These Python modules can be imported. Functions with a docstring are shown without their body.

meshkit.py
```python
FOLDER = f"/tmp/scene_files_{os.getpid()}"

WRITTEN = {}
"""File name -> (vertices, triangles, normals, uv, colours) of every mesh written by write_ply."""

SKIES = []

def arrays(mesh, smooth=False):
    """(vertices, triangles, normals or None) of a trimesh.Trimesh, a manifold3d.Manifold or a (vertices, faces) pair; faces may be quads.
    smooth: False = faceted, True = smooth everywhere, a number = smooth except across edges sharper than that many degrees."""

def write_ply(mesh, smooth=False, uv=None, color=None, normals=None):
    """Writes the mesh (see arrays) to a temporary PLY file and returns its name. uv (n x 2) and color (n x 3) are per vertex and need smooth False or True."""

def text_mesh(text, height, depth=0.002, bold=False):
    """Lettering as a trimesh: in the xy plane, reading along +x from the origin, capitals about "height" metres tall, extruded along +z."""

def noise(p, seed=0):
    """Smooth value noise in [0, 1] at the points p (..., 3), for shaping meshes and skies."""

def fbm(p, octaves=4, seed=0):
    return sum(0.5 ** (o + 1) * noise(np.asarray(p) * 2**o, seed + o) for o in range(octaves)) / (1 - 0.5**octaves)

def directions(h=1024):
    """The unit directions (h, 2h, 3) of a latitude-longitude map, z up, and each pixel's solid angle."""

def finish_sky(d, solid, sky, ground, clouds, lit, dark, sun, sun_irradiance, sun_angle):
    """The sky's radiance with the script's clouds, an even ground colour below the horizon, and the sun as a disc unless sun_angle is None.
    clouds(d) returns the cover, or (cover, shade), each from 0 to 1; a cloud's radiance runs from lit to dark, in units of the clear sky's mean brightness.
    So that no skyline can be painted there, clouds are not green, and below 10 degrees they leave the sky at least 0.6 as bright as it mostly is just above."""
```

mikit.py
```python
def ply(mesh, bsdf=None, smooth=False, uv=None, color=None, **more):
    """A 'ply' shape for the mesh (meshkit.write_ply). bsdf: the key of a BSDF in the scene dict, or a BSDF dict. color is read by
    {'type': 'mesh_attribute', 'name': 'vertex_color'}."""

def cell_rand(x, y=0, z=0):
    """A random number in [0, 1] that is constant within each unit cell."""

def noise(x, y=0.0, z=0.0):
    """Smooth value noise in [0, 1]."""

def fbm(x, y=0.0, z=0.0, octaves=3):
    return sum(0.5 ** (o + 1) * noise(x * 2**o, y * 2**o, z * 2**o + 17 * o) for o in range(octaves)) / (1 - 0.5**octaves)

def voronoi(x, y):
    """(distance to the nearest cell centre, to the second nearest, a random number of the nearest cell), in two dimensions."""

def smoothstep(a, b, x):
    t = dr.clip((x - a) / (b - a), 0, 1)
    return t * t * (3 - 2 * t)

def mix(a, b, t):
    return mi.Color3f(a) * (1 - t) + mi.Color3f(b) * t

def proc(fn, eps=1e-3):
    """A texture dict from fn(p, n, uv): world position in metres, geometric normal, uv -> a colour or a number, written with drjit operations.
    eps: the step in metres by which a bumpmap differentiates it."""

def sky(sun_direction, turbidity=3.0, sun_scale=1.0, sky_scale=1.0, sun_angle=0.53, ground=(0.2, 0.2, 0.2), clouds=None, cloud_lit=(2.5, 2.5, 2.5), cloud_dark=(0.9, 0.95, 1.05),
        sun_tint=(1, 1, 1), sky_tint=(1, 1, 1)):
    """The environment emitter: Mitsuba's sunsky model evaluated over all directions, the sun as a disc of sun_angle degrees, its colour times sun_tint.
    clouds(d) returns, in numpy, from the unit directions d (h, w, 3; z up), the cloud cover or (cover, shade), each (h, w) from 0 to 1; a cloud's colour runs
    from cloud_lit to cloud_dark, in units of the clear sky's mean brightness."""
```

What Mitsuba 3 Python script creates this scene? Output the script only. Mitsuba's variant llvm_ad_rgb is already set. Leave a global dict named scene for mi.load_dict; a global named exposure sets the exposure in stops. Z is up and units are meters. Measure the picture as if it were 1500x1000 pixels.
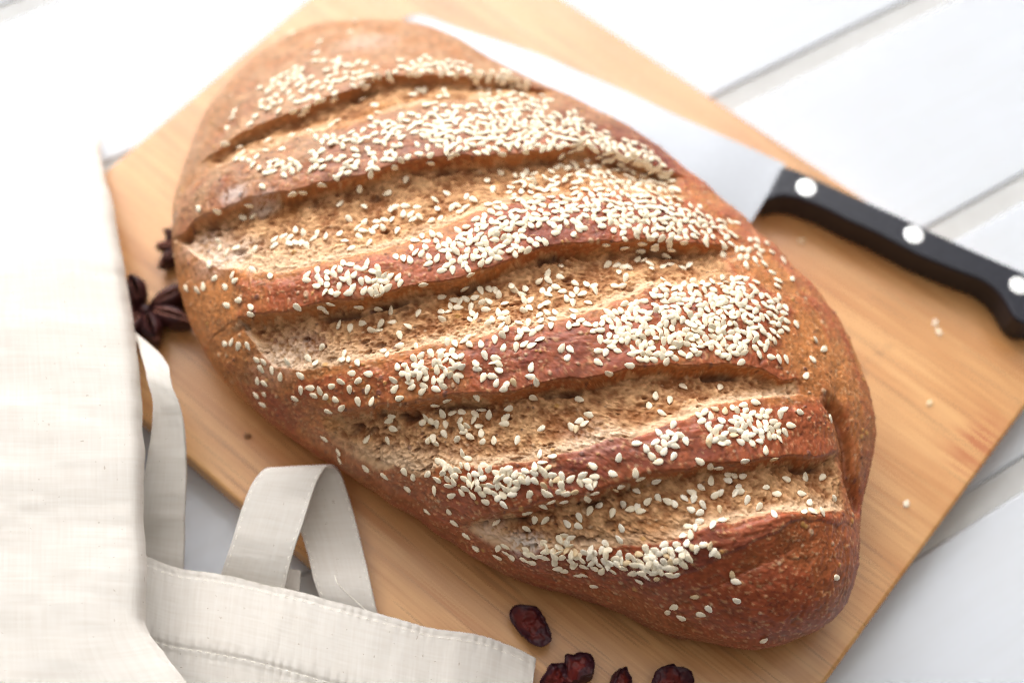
import math, random, numpy as np, trimesh, mitsuba as mi, drjit as dr, mikit, meshkit
from mikit import proc, ply, noise, fbm, cell_rand, smoothstep, mix
from scipy.interpolate import PchipInterpolator, CubicSpline, RectBivariateSpline
from scipy.ndimage import gaussian_filter1d
from scipy.spatial import cKDTree

# Everything below is laid out in millimetres (table top z = 0, z up) and turned into metres when it is written.
T = mi.ScalarTransform4f
scene, labels = {}, {}

# ---------------------------------------------------------------- camera, light, exposure
exposure = 0.22
PITCH, ROLL, EYE = 1.096858, -0.0776055, np.array([0, 0, 0.440])
fw = np.array([0, math.cos(PITCH), -math.sin(PITCH)])
rt = np.array([1.0, 0, 0])
dn = np.cross(fw, rt)
down = -math.sin(ROLL) * rt + math.cos(ROLL) * dn
scene["camera"] = {"type": "thinlens", "fov": 39.60, "fov_axis": "x", "near_clip": 0.02, "far_clip": 20.0, "aperture_radius": 0.006, "focus_distance": 0.415,
                   "to_world": T().look_at(origin=EYE.tolist(), target=(EYE + fw).tolist(), up=(-down).tolist())}


def lamp(key, at, target, w, h, rgb, label):
    scene[key] = {"type": "rectangle", "to_world": T().look_at(origin=at, target=target, up=[0, 0.01, 1]) @ T().scale([w / 2, h / 2, 1]),
                  "emitter": {"type": "area", "radiance": {"type": "rgb", "value": rgb}}, "bsdf": {"type": "diffuse", "reflectance": {"type": "rgb", "value": 0.5}}}
    labels[key] = {"kind": "structure", "label": label, "category": "light"}


lamp("window_light", [-0.95, 2.0, 1.9], [-0.95, 0.2, 1.9], 3.2, 2.6, [6.85, 6.85, 6.9], "bright daylight window beyond the far side of the table")
lamp("ceiling_fill", [0.0, 0.2, 2.2], [0, 0.2, 0], 3.0, 3.0, [0.85, 0.80, 0.74], "unseen glowing fill panel standing in for ceiling bounce above the table")  # added fill panel in place of light bounced off the ceiling

# ---------------------------------------------------------------- helpers
def numbered(key):
    if key not in scene and key not in labels and not any(k.startswith(key + "__") for k in scene):
        return key
    n = 1
    while f"{key}_{n:03d}" in scene or f"{key}_{n:03d}" in labels or any(k.startswith(f"{key}_{n:03d}__") for k in scene):
        n += 1
    return f"{key}_{n:03d}"


def tag(key, label=None, cat=None, group=None, kind=None):
    labels[key] = {a: b for a, b in (("label", label), ("category", cat), ("group", group), ("kind", kind)) if b}
    return key


def put(name, mesh, bsdf, parent=None, smooth=40, **kw):
    """One mesh given in millimetres as one entry."""
    v, f = (mesh.vertices, mesh.faces) if hasattr(mesh, "vertices") else mesh
    m = trimesh.Trimesh(np.asarray(v, float) / 1000, np.asarray(f), process=False)
    key = numbered(f"{parent}__{name}" if parent else name)
    scene[key] = ply(m, bsdf, smooth, **kw)
    return key


def rgb(*c):
    return {"type": "rgb", "value": list(c) if len(c) == 3 else c[0]}


def mat(key, base, rough=0.5, spec=0.5, two=True, **kw):
    d = {"type": "principled", "base_color": base if isinstance(base, dict) else rgb(*base), "roughness": rough, "specular": spec, **kw}
    scene[key] = {"type": "twosided", "bsdf": d} if two else d
    return key


def grid_faces(n, m):
    i, j = np.meshgrid(np.arange(n - 1), np.arange(m - 1), indexing="ij")
    a = (i * m + j).ravel()
    return np.vstack([np.stack([a, a + m, a + m + 1], 1), np.stack([a, a + m + 1, a + 1], 1)])


def sheet(P, thick):
    """A cloth of the given thickness around the grid of points P (n, m, 3): closed, with its own edges."""
    n, m = P.shape[:2]
    du, dv = np.gradient(P, axis=0), np.gradient(P, axis=1)
    N = np.cross(du, dv)
    N /= np.linalg.norm(N, axis=2, keepdims=True) + 1e-12
    A, B = (P + N * thick / 2).reshape(-1, 3), (P - N * thick / 2).reshape(-1, 3)
    f = grid_faces(n, m)
    o = n * m
    e = np.r_[[i * m for i in range(n)], [(n - 1) * m + j for j in range(1, m)], [i * m + m - 1 for i in range(n - 2, -1, -1)], [j for j in range(m - 2, 0, -1)]]
    e2 = np.roll(e, -1)
    side = np.vstack([np.stack([e, e + o, e2 + o], 1), np.stack([e, e2 + o, e2], 1)])
    return np.vstack([A, B]), np.vstack([f, f[:, ::-1] + o, side])


def surf(rows, nu, nv, soft=0.22):
    """A smooth grid through rows of control points."""
    C = np.array(rows, float)
    # spaced by chord length, so that the cloth's grain stays even
    du = np.r_[0, np.cumsum(np.linalg.norm(np.diff(C, axis=0), axis=2).mean(1))]
    dv = np.r_[0, np.cumsum(np.linalg.norm(np.diff(C, axis=1), axis=2).mean(0))]
    u, v = np.linspace(0, du[-1], nu), np.linspace(0, dv[-1], nv)
    P = np.stack([PchipInterpolator(dv, PchipInterpolator(du, C[..., c], axis=0)(u), axis=1)(v) for c in range(3)], -1)
    g = lambda A, s, ax: gaussian_filter1d(A, s, axis=ax, mode="nearest")
    S = g(g(P, nu / len(du) * soft, 0), nv / len(dv) * soft, 1)
    return S, np.meshgrid(u, v, indexing="ij")


def weave(P, U, V, amp, seed, creases=0.0):
    """Small unevenness of woven cotton, and soft creases, along the sheet's normal."""
    du, dv = np.gradient(P, axis=0), np.gradient(P, axis=1)
    N = np.cross(du, dv)
    N /= np.linalg.norm(N, axis=2, keepdims=True) + 1e-12
    q = np.stack([U, V, U * 0], -1)
    h = amp * (meshkit.fbm(q / [0.9, 5.0, 1], 2, seed) + meshkit.fbm(q / [5.0, 0.9, 1], 2, seed + 3) - 1)
    h = h + creases * (meshkit.fbm(q / [22.0, 60.0, 1], 2, seed + 5) - 0.5) + 0.35 * creases * (meshkit.fbm(q / [7.0, 16.0, 1], 2, seed + 8) - 0.5)
    return P + N * h[..., None]


def tube(path, r, n=8):
    path = np.array(path, float)
    t = np.gradient(path, axis=0)
    t /= np.linalg.norm(t, axis=1, keepdims=True)
    a = np.cross(t, [0.3, 0.2, 1.0])
    a /= np.linalg.norm(a, axis=1, keepdims=True)
    b = np.cross(t, a)
    ang = np.arange(n) * 2 * np.pi / n
    v = (path[:, None] + r * (np.cos(ang)[None, :, None] * a[:, None] + np.sin(ang)[None, :, None] * b[:, None])).reshape(-1, 3)
    k = len(path)
    i, j = np.meshgrid(np.arange(k - 1), np.arange(n), indexing="ij")
    p, q = (i * n + j).ravel(), (i * n + (j + 1) % n).ravel()
    f = np.vstack([np.stack([p, q, q + n], 1), np.stack([p, q + n, p + n], 1)])
    caps = [[0, j + 1, j] for j in range(1, n - 1)] + [[(k - 1) * n, (k - 1) * n + j, (k - 1) * n + j + 1] for j in range(1, n - 1)]
    return v, np.vstack([f, caps])


def join(parts):
    vs, fs, o = [], [], 0
    for v, f in parts:
        vs.append(v), fs.append(np.asarray(f) + o)
        o += len(v)
    return np.vstack(vs), np.vstack(fs)


def rounded_slab(outline, z0, z1, r, steps=5, bottom=True):
    """A slab over a plan outline (shapely polygon) with rounded upper (and lower) edges."""
    from shapely.geometry import Polygon
    rings = []
    prof = [(r * (1 - math.sin(a)), z1 - r * (1 - math.cos(a))) for a in np.linspace(math.pi / 2, 0, steps)][::-1]
    prof = [(r * (1 - math.cos(a)), z1 - r * (1 - math.sin(a))) for a in np.linspace(math.pi / 2, 0, steps)]
    prof += [(0, z0 + r)] + [(r * (1 - math.cos(a)), z0 + r * (1 - math.sin(a))) for a in np.linspace(0, math.pi / 2, steps)][1:] if bottom else [(0, z0)]
    o = np.array(outline, float)
    if Polygon(o).exterior.is_ccw is False:
        o = o[::-1]
    t = np.roll(o, -1, 0) - np.roll(o, 1, 0)
    nrm = np.stack([t[:, 1], -t[:, 0]], 1)
    nrm /= np.linalg.norm(nrm, axis=1, keepdims=True)
    n = len(o)
    vs = [np.c_[o - nrm * d, np.full(n, z)] for d, z in prof]
    fs = []
    for k in range(len(prof) - 1):
        a, b = k * n + np.arange(n), (k + 1) * n + np.arange(n)
        a2, b2 = np.roll(a, -1), np.roll(b, -1)
        fs += [np.stack([a, b, b2], 1), np.stack([a, b2, a2], 1)]
    cap = trimesh.creation.triangulate_polygon(Polygon(vs[0][:, :2]), engine="earcut")
    cv, cf = cap
    m = len(prof) * n
    tv, bv = np.c_[cv, np.full(len(cv), prof[0][1])], np.c_[cv, np.full(len(cv), prof[-1][1])]
    # the flat faces reuse the same plan; the lower one is only ever on the board
    return np.vstack(vs + [tv, bv]), np.vstack(fs + [cf + m, cf[:, ::-1] + m + len(cv)])


def smooth_closed(pts, step=1.0):
    p = np.array(pts, float)
    d = np.r_[0, np.cumsum(np.linalg.norm(np.diff(np.vstack([p, p[:1]]), axis=0), axis=1))]
    n = max(12, int(d[-1] / step))
    q = np.linspace(0, d[-1], n, endpoint=False)
    out = np.stack([np.interp(q, d, np.r_[p[:, c], p[0, c]]) for c in range(2)], 1)
    return gaussian_filter1d(out, 1.1, axis=0, mode="wrap")


# ---------------------------------------------------------------- materials
AB, NB_ = (math.cos(-0.62266), math.sin(-0.62266)), (-math.sin(-0.62266), math.cos(-0.62266))
AG, NG = (math.cos(0.61866), math.sin(0.61866)), (-math.sin(0.61866), math.cos(0.61866))


def paint(p, n, uv):
    u, v = (p.x * AG[0] + p.y * AG[1]) * 1000, (p.x * NG[0] + p.y * NG[1]) * 1000
    g = fbm(u / 60, v / 3.0, 0.0, 3) - 0.5
    b = fbm(u / 25, v / 25, 5.0, 2) - 0.5
    return mix((0.60, 0.628, 0.67), (0.56, 0.578, 0.60), dr.clip(0.35 + g * 0.6 + b * 0.5, 0, 1))


mat("white_paint", proc(paint), 0.55, 0.35)
mat("groove_shade", proc(lambda p, n, uv: mix((0.57, 0.57, 0.56), (0.51, 0.505, 0.49), fbm(p.x * 120, p.y * 120, 2.0, 3))), 0.7, 0.2)  # greyer than the planks, to stand in for shade inside the grooves


def bamboo(p, n, uv):
    u, v = (p.x * AB[0] + p.y * AB[1]) * 1000, (p.x * NB_[0] + p.y * NB_[1]) * 1000
    v = v + (noise(u / 70, v / 30, 3.0) - 0.5) * 2.0
    strip = dr.floor(v / 19.0)
    tone = cell_rand(strip, 3)
    fib = fbm(u / 34 + tone * 50, v / 0.55, strip * 3.1, 3) - 0.5
    fib2 = fbm(u / 60, v / 2.6, 9.0, 2) - 0.5
    cloud = fbm(u / 30, v / 12, 4.0, 2) - 0.5
    c = mix((0.62, 0.335, 0.130), (0.475, 0.198, 0.057), dr.clip(0.45 + (tone - 0.5) * 0.40 + fib * 1.4 + fib2 * 0.8 + cloud * 0.5, 0, 1))
    seam = smoothstep(0.0, 0.35, dr.abs(v - 19.0 * dr.floor(v / 19.0 + 0.5)))
    dark = smoothstep(0.70, 0.78, fbm(u / 40, v / 0.9, 30.0, 2)) * 0.45
    # knots of the cane, each at its own place along its strip
    ku = u - 130.0 * dr.floor((u + tone * 130) / 130.0) - 130 * (1 - tone) * 0.5
    knot = dr.exp(-dr.square((ku - 40.0) / 2.2)) * smoothstep(0.40, 0.66, fbm(u / 3.0, v / 2.2, 8.0, 2)) * 0.55
    # the scorched, sticky patch near the corner
    du_, dv_ = u - 13.0, v - 250.6
    st = dr.exp(-dr.square(du_ / 8.0) - dr.square(dv_ / 13.0)) * smoothstep(0.35, 0.7, fbm(u / 16, v / 1.1, 2.0, 2) + 0.08)
    c = c * (0.86 + 0.14 * seam)
    c = c * (1 - dark) + mi.Color3f(0.30, 0.13, 0.045) * dark
    c = c * (1 - knot) + mi.Color3f(0.30, 0.14, 0.055) * knot
    st = dr.clip(st * 0.9, 0, 0.8)
    return c * (1 - st) + mi.Color3f(0.40, 0.11, 0.03) * st


def bamboo_rough(p, n, uv):
    u, v = (p.x * AB[0] + p.y * AB[1]) * 1000, (p.x * NB_[0] + p.y * NB_[1]) * 1000
    return 0.24 + 0.14 * fbm(u / 30, v / 1.5, 1.0, 2)


mat("bamboo_wood", proc(bamboo), proc(bamboo_rough), 0.52, clearcoat=0.6, clearcoat_gloss=0.8)
mat("steel", (0.225, 0.232, 0.245), 0.34, 0.5, metallic=1.0)
mat("rivet_metal", (0.88, 0.88, 0.87), 0.42, 0.5, metallic=0.9)
mat("black_plastic", proc(lambda p, n, uv: mi.Color3f(0.015, 0.016, 0.024) * (0.8 + 0.5 * fbm(p.x * 900, p.y * 900, p.z * 900, 2))), 0.40, 0.35)
mat("bread", {"type": "mesh_attribute", "name": "vertex_color"}, proc(lambda p, n, uv: 0.46 + 0.42 * uv.x), 0.35)
mat("sesame_cream", proc(lambda p, n, uv: mix((0.90, 0.77, 0.54), (0.94, 0.84, 0.65), noise(p.x * 600, p.y * 600, p.z * 600))), 0.42, 0.45)
mat("sesame_pale", proc(lambda p, n, uv: mix((0.95, 0.88, 0.73), (0.92, 0.82, 0.62), noise(p.x * 600, p.y * 600, p.z * 600))), 0.45, 0.45)
mat("sesame_toasted", proc(lambda p, n, uv: mix((0.70, 0.50, 0.27), (0.76, 0.60, 0.38), noise(p.x * 600, p.y * 600, p.z * 600))), 0.42, 0.45)


def canvas(p, n, uv):
    a = fbm(uv.x / 0.55, uv.y / 9.0, 1.0, 2) - 0.5
    b = fbm(uv.x / 9.0, uv.y / 0.55, 7.0, 2) - 0.5
    k = smoothstep(0.885, 0.93, fbm(uv.x / 1.1, uv.y / 1.1, 21.0, 2))
    c = mix((0.70, 0.668, 0.618), (0.615, 0.563, 0.498), dr.clip(0.36 + 0.5 * a + 0.5 * b, 0, 1))
    return c * (1 - 0.5 * k) + mi.Color3f(0.30, 0.22, 0.14) * 0.5 * k


scene["cotton"] = {"type": "twosided", "bsdf": {"type": "principled", "base_color": proc(canvas), "roughness": 0.85, "specular": 0.15, "sheen": 0.25}}
mat("cotton_thread", (0.84, 0.80, 0.72), 0.8, 0.2)
mat("anise_husk", proc(lambda p, n, uv: mix((0.016, 0.004, 0.006), (0.065, 0.014, 0.013), fbm(p.x * 700, p.y * 700, p.z * 700, 3))), 0.5, 0.4)
mat("anise_rim", (0.34, 0.14, 0.10), 0.55, 0.3)
mat("dried_fruit", {"type": "mesh_attribute", "name": "vertex_color"}, 0.52, 0.35)
mat("brown_crumb", (0.22, 0.10, 0.04), 0.7, 0.3)

# ---------------------------------------------------------------- the table
PITCH_MM, GAP, FIRST = 88.0, 9.3, 49.4
tag("wooden_table", "white painted wooden table top of wide planks with recessed grooves", "table")


def plank(k):
    """A planed plank with eased upper edges and a lower tongue that fills the groove to the next one."""
    n0, n1 = FIRST + k * PITCH_MM + GAP, FIRST + (k + 1) * PITCH_MM
    prof = [(n0, -16), (n0, -1.6), (n0 + 0.25, -0.75), (n0 + 0.8, -0.2), (n0 + 1.6, 0), (n1 - 1.6, 0), (n1 - 0.8, -0.2), (n1 - 0.25, -0.75), (n1, -1.6), (n1, -16)]
    us = np.linspace(-900, 1100, 81)
    rng = np.random.default_rng(100 + k)
    tilt = rng.uniform(-0.12, 0.12)
    V = np.array([[u * AG[0] + n * NG[0], u * AG[1] + n * NG[1], z + tilt * 0.0] for u in us for n, z in prof])
    m = len(prof)
    F = []
    for i in range(len(us) - 1):
        for j in range(m):
            a, b = i * m + j, i * m + (j + 1) % m
            F += [[a, b, b + m], [a, b + m, a + m]]
    for j in range(1, m - 1):
        F += [[0, j + 1, j], [(len(us) - 1) * m, (len(us) - 1) * m + j, (len(us) - 1) * m + j + 1]]
    return V, np.array(F)


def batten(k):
    """The recessed strip in the groove below plank k, greyed in place of shade."""
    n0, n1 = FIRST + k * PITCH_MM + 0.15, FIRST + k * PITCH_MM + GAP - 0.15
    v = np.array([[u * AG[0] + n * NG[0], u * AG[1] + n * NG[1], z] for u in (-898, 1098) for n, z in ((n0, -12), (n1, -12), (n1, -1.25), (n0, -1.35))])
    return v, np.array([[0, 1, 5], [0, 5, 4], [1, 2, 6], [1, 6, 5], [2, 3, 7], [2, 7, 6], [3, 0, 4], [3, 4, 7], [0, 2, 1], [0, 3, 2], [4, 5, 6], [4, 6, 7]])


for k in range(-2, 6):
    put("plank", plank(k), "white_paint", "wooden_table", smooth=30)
    put("groove_batten", batten(k), "groove_shade", "wooden_table", smooth=30)

# ---------------------------------------------------------------- the board
def board():
    from shapely.geometry import box
    a0, a1, n0, n1 = [-282.8, 18.5, 78.1, 307.1]
    o = np.array(box(a0 + 5, n0 + 5, a1 - 5, n1 - 5).buffer(5, 10).exterior.coords)[:-1]
    q = smooth_closed(o, 1.2)
    xy = np.stack([q[:, 0] * AB[0] + q[:, 1] * NB_[0], q[:, 0] * AB[1] + q[:, 1] * NB_[1]], 1)
    return rounded_slab(xy, 0.15, 10.0, 1.4)


put("cutting_board", board(), "bamboo_wood", smooth=35)
tag("cutting_board", "pale bamboo cutting board lying under the seeded loaf", "cutting board")

# ---------------------------------------------------------------- the loaf
LOAF_C, LOAF_ANG = np.array([3.1, 207.9]), 0.2548
LOAF_R = np.array([109.7, 106.7, 103.0, 99.7, 95.4, 93.2, 90.0, 89.1, 87.5, 87.1, 86.6, 86.8, 87.5, 88.3, 89.7, 91.6, 94.2, 97.1, 100.1, 105.0, 112.2, 122.8, 130.9, 137.3, 142.1, 145.7, 146.5, 145.8, 143.6, 139.9, 135.4, 131.3, 127.3, 122.4, 117.3, 112.2, 107.1, 101.5, 95.8, 89.2, 83.9, 78.7, 74.7, 71.3, 68.5, 66.8, 65.2, 65.0, 64.1, 63.9, 65.2, 65.9, 67.9, 70.0, 72.5, 75.3, 78.3, 81.3, 85.8, 92.4, 102.4, 110.1, 118.7, 124.4, 127.6, 126.8, 122.6, 117.8, 115.9, 115.3, 114.7, 112.5])
SCORE_U = [[[-86.6, -75.8], [-82.6, -78.1], [-73.9, -81.1], [-64.3, -82.0], [-55.9, -84.4], [-47.0, -85.0], [-41.5, -85.8], [-36.5, -87.8], [-30.2, -89.3], [-23.7, -88.9], [-14.6, -87.9], [-4.9, -87.3], [4.5, -87.0], [13.3, -88.6], [20.0, -85.2]], [[-93.6, -53.4], [-86.3, -51.6], [-80.9, -51.4], [-73.3, -50.2], [-66.1, -49.4], [-59.8, -49.6], [-53.5, -48.9], [-43.3, -47.9], [-35.6, -48.1], [-31.0, -49.8], [-23.2, -49.9], [-10.3, -49.6], [-2.5, -49.3], [6.6, -50.1], [13.7, -51.0], [21.8, -51.3], [27.3, -51.4], [35.2, -49.8], [44.7, -46.7], [54.8, -42.4]], [[-87.8, -13.4], [-85.5, -12.9], [-79.1, -11.4], [-72.8, -10.6], [-66.4, -8.8], [-58.9, -7.8], [-51.5, -7.1], [-44.1, -6.5], [-32.5, -7.0], [-22.6, -6.9], [-15.0, -7.8], [-4.7, -10.0], [3.1, -11.6], [10.9, -12.3], [20.9, -11.7], [33.0, -11.7], [41.0, -12.2], [51.4, -10.9], [58.9, -9.2]], [[-69.7, 17.9], [-65.0, 19.3], [-58.2, 21.4], [-49.8, 23.5], [-42.6, 24.9], [-35.4, 26.1], [-28.4, 27.5], [-21.4, 28.9], [-13.1, 30.9], [-5.0, 30.9], [4.5, 31.5], [14.1, 31.7], [24.0, 31.3], [31.5, 31.0], [38.9, 31.3], [48.9, 32.1], [59.0, 33.5], [66.3, 35.9], [70.2, 39.1]], [[-32.1, 58.9], [-30.8, 58.6], [-28.4, 58.8], [-23.6, 59.2], [-14.4, 60.5], [-7.5, 61.5], [-3.2, 62.0], [5.1, 62.3], [15.4, 62.5], [24.8, 62.3], [31.9, 62.3], [39.2, 62.2], [50.8, 62.1], [58.7, 61.4], [66.9, 61.1], [78.4, 60.0], [87.4, 58.3]], [[-7.9, 80.4], [4.8, 83.7], [15.3, 87.8], [23.7, 89.7], [32.8, 89.5], [41.1, 87.2], [47.9, 85.9], [55.3, 83.8], [67.2, 80.7]]]
SCORE_L = [[[-91.1, -69.4], [-86.1, -68.4], [-78.1, -69.4], [-69.9, -69.1], [-62.8, -69.7], [-53.3, -69.3], [-45.6, -70.7], [-34.9, -71.2], [-26.5, -72.9], [-15.4, -73.2], [-6.1, -74.0], [5.0, -75.3], [13.8, -77.6], [21.0, -77.2]], [[-105.7, -56.8], [-97.8, -40.7], [-91.2, -32.5], [-83.9, -27.3], [-75.2, -23.8], [-67.2, -21.9], [-59.6, -21.2], [-52.1, -20.6], [-42.2, -19.8], [-34.6, -20.1], [-30.2, -21.8], [-22.3, -23.9], [-11.8, -26.1], [-1.2, -28.7], [9.3, -29.8], [20.0, -30.9], [30.8, -32.0], [40.8, -30.4], [53.0, -28.7]], [[-89.1, -15.2], [-86.0, -10.2], [-83.7, -6.2], [-81.8, -1.6], [-78.3, 2.5], [-73.5, 5.7], [-67.1, 8.4], [-60.1, 10.0], [-50.4, 12.2], [-43.0, 12.8], [-35.7, 13.1], [-28.4, 13.3], [-18.8, 14.1], [-9.2, 14.4], [0.6, 14.0], [10.7, 12.9], [18.4, 11.8], [34.5, 7.0], [45.2, 5.8], [55.9, 5.2], [66.7, 5.7], [76.6, 6.0]], [[-70.3, 21.2], [-67.9, 23.7], [-61.6, 29.6], [-55.9, 34.4], [-47.5, 40.1], [-40.2, 43.5], [-31.2, 46.7], [-22.0, 49.2], [-10.9, 51.4], [-1.6, 52.1], [10.2, 51.9], [22.0, 52.1], [32.1, 50.0], [42.7, 46.9], [49.8, 45.5], [60.6, 44.3], [70.1, 43.6]], [[-32.3, 59.8], [-29.1, 60.9], [-24.5, 65.1], [-17.9, 69.3], [-11.8, 71.7], [-6.1, 72.9], [7.2, 76.3], [16.0, 78.4], [24.9, 79.9], [31.9, 79.5], [36.8, 78.5], [44.0, 78.2], [53.8, 78.3], [66.8, 78.3], [78.8, 77.1]], [[-5.8, 85.6], [6.8, 89.3], [18.3, 91.9], [28.6, 94.5], [38.1, 94.0], [46.2, 91.6], [57.0, 88.2], [69.7, 84.5]]]
SCORE_DEPTH = [3.6, 4.4, 4.6, 4.2, 3.9, 2.6]
LOAF_FOLD = [[97.5, 185.5], [100.8, 182.3], [103.4, 175.3], [104.5, 167.6], [108.2, 159.1]]
LOAF_FLOUR = [[np.float64(9.0), np.float64(136.7), 4.2, 0.6], [np.float64(4.1), np.float64(138.2), 3.5, 0.3], [np.float64(-2.7), np.float64(140.9), 4, 0.22], [np.float64(-91.3), np.float64(220.5), 9, 0.35], [np.float64(-99.6), np.float64(227.7), 7, 0.3], [np.float64(-67.5), np.float64(188.3), 10, 0.2], [np.float64(-81.2), np.float64(236.8), 4, 0.45], [np.float64(-90.8), np.float64(239.8), 4, 0.45], [np.float64(-115.7), np.float64(238.8), 4, 0.3], [np.float64(25.5), np.float64(162.9), 8, 0.15], [np.float64(-56.4), np.float64(307.1), 9, 0.2]]


def sstep(a, b, x):
    q = np.clip((x - a) / (b - a), 0, 1)
    return q * q * (3 - 2 * q)


def curve(tab, s, pad=400.0):
    """A smooth curve t(s) through the table, level beyond its ends."""
    tab = np.array(tab, float)
    keep = np.r_[True, np.diff(tab[:, 0]) > 0.4]
    f = PchipInterpolator(tab[keep, 0], tab[keep, 1])
    fine = np.arange(tab[0, 0], tab[-1, 0], 0.5)
    t = gaussian_filter1d(f(fine), 4.0, mode="nearest")
    return np.interp(s, fine, t)


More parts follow.
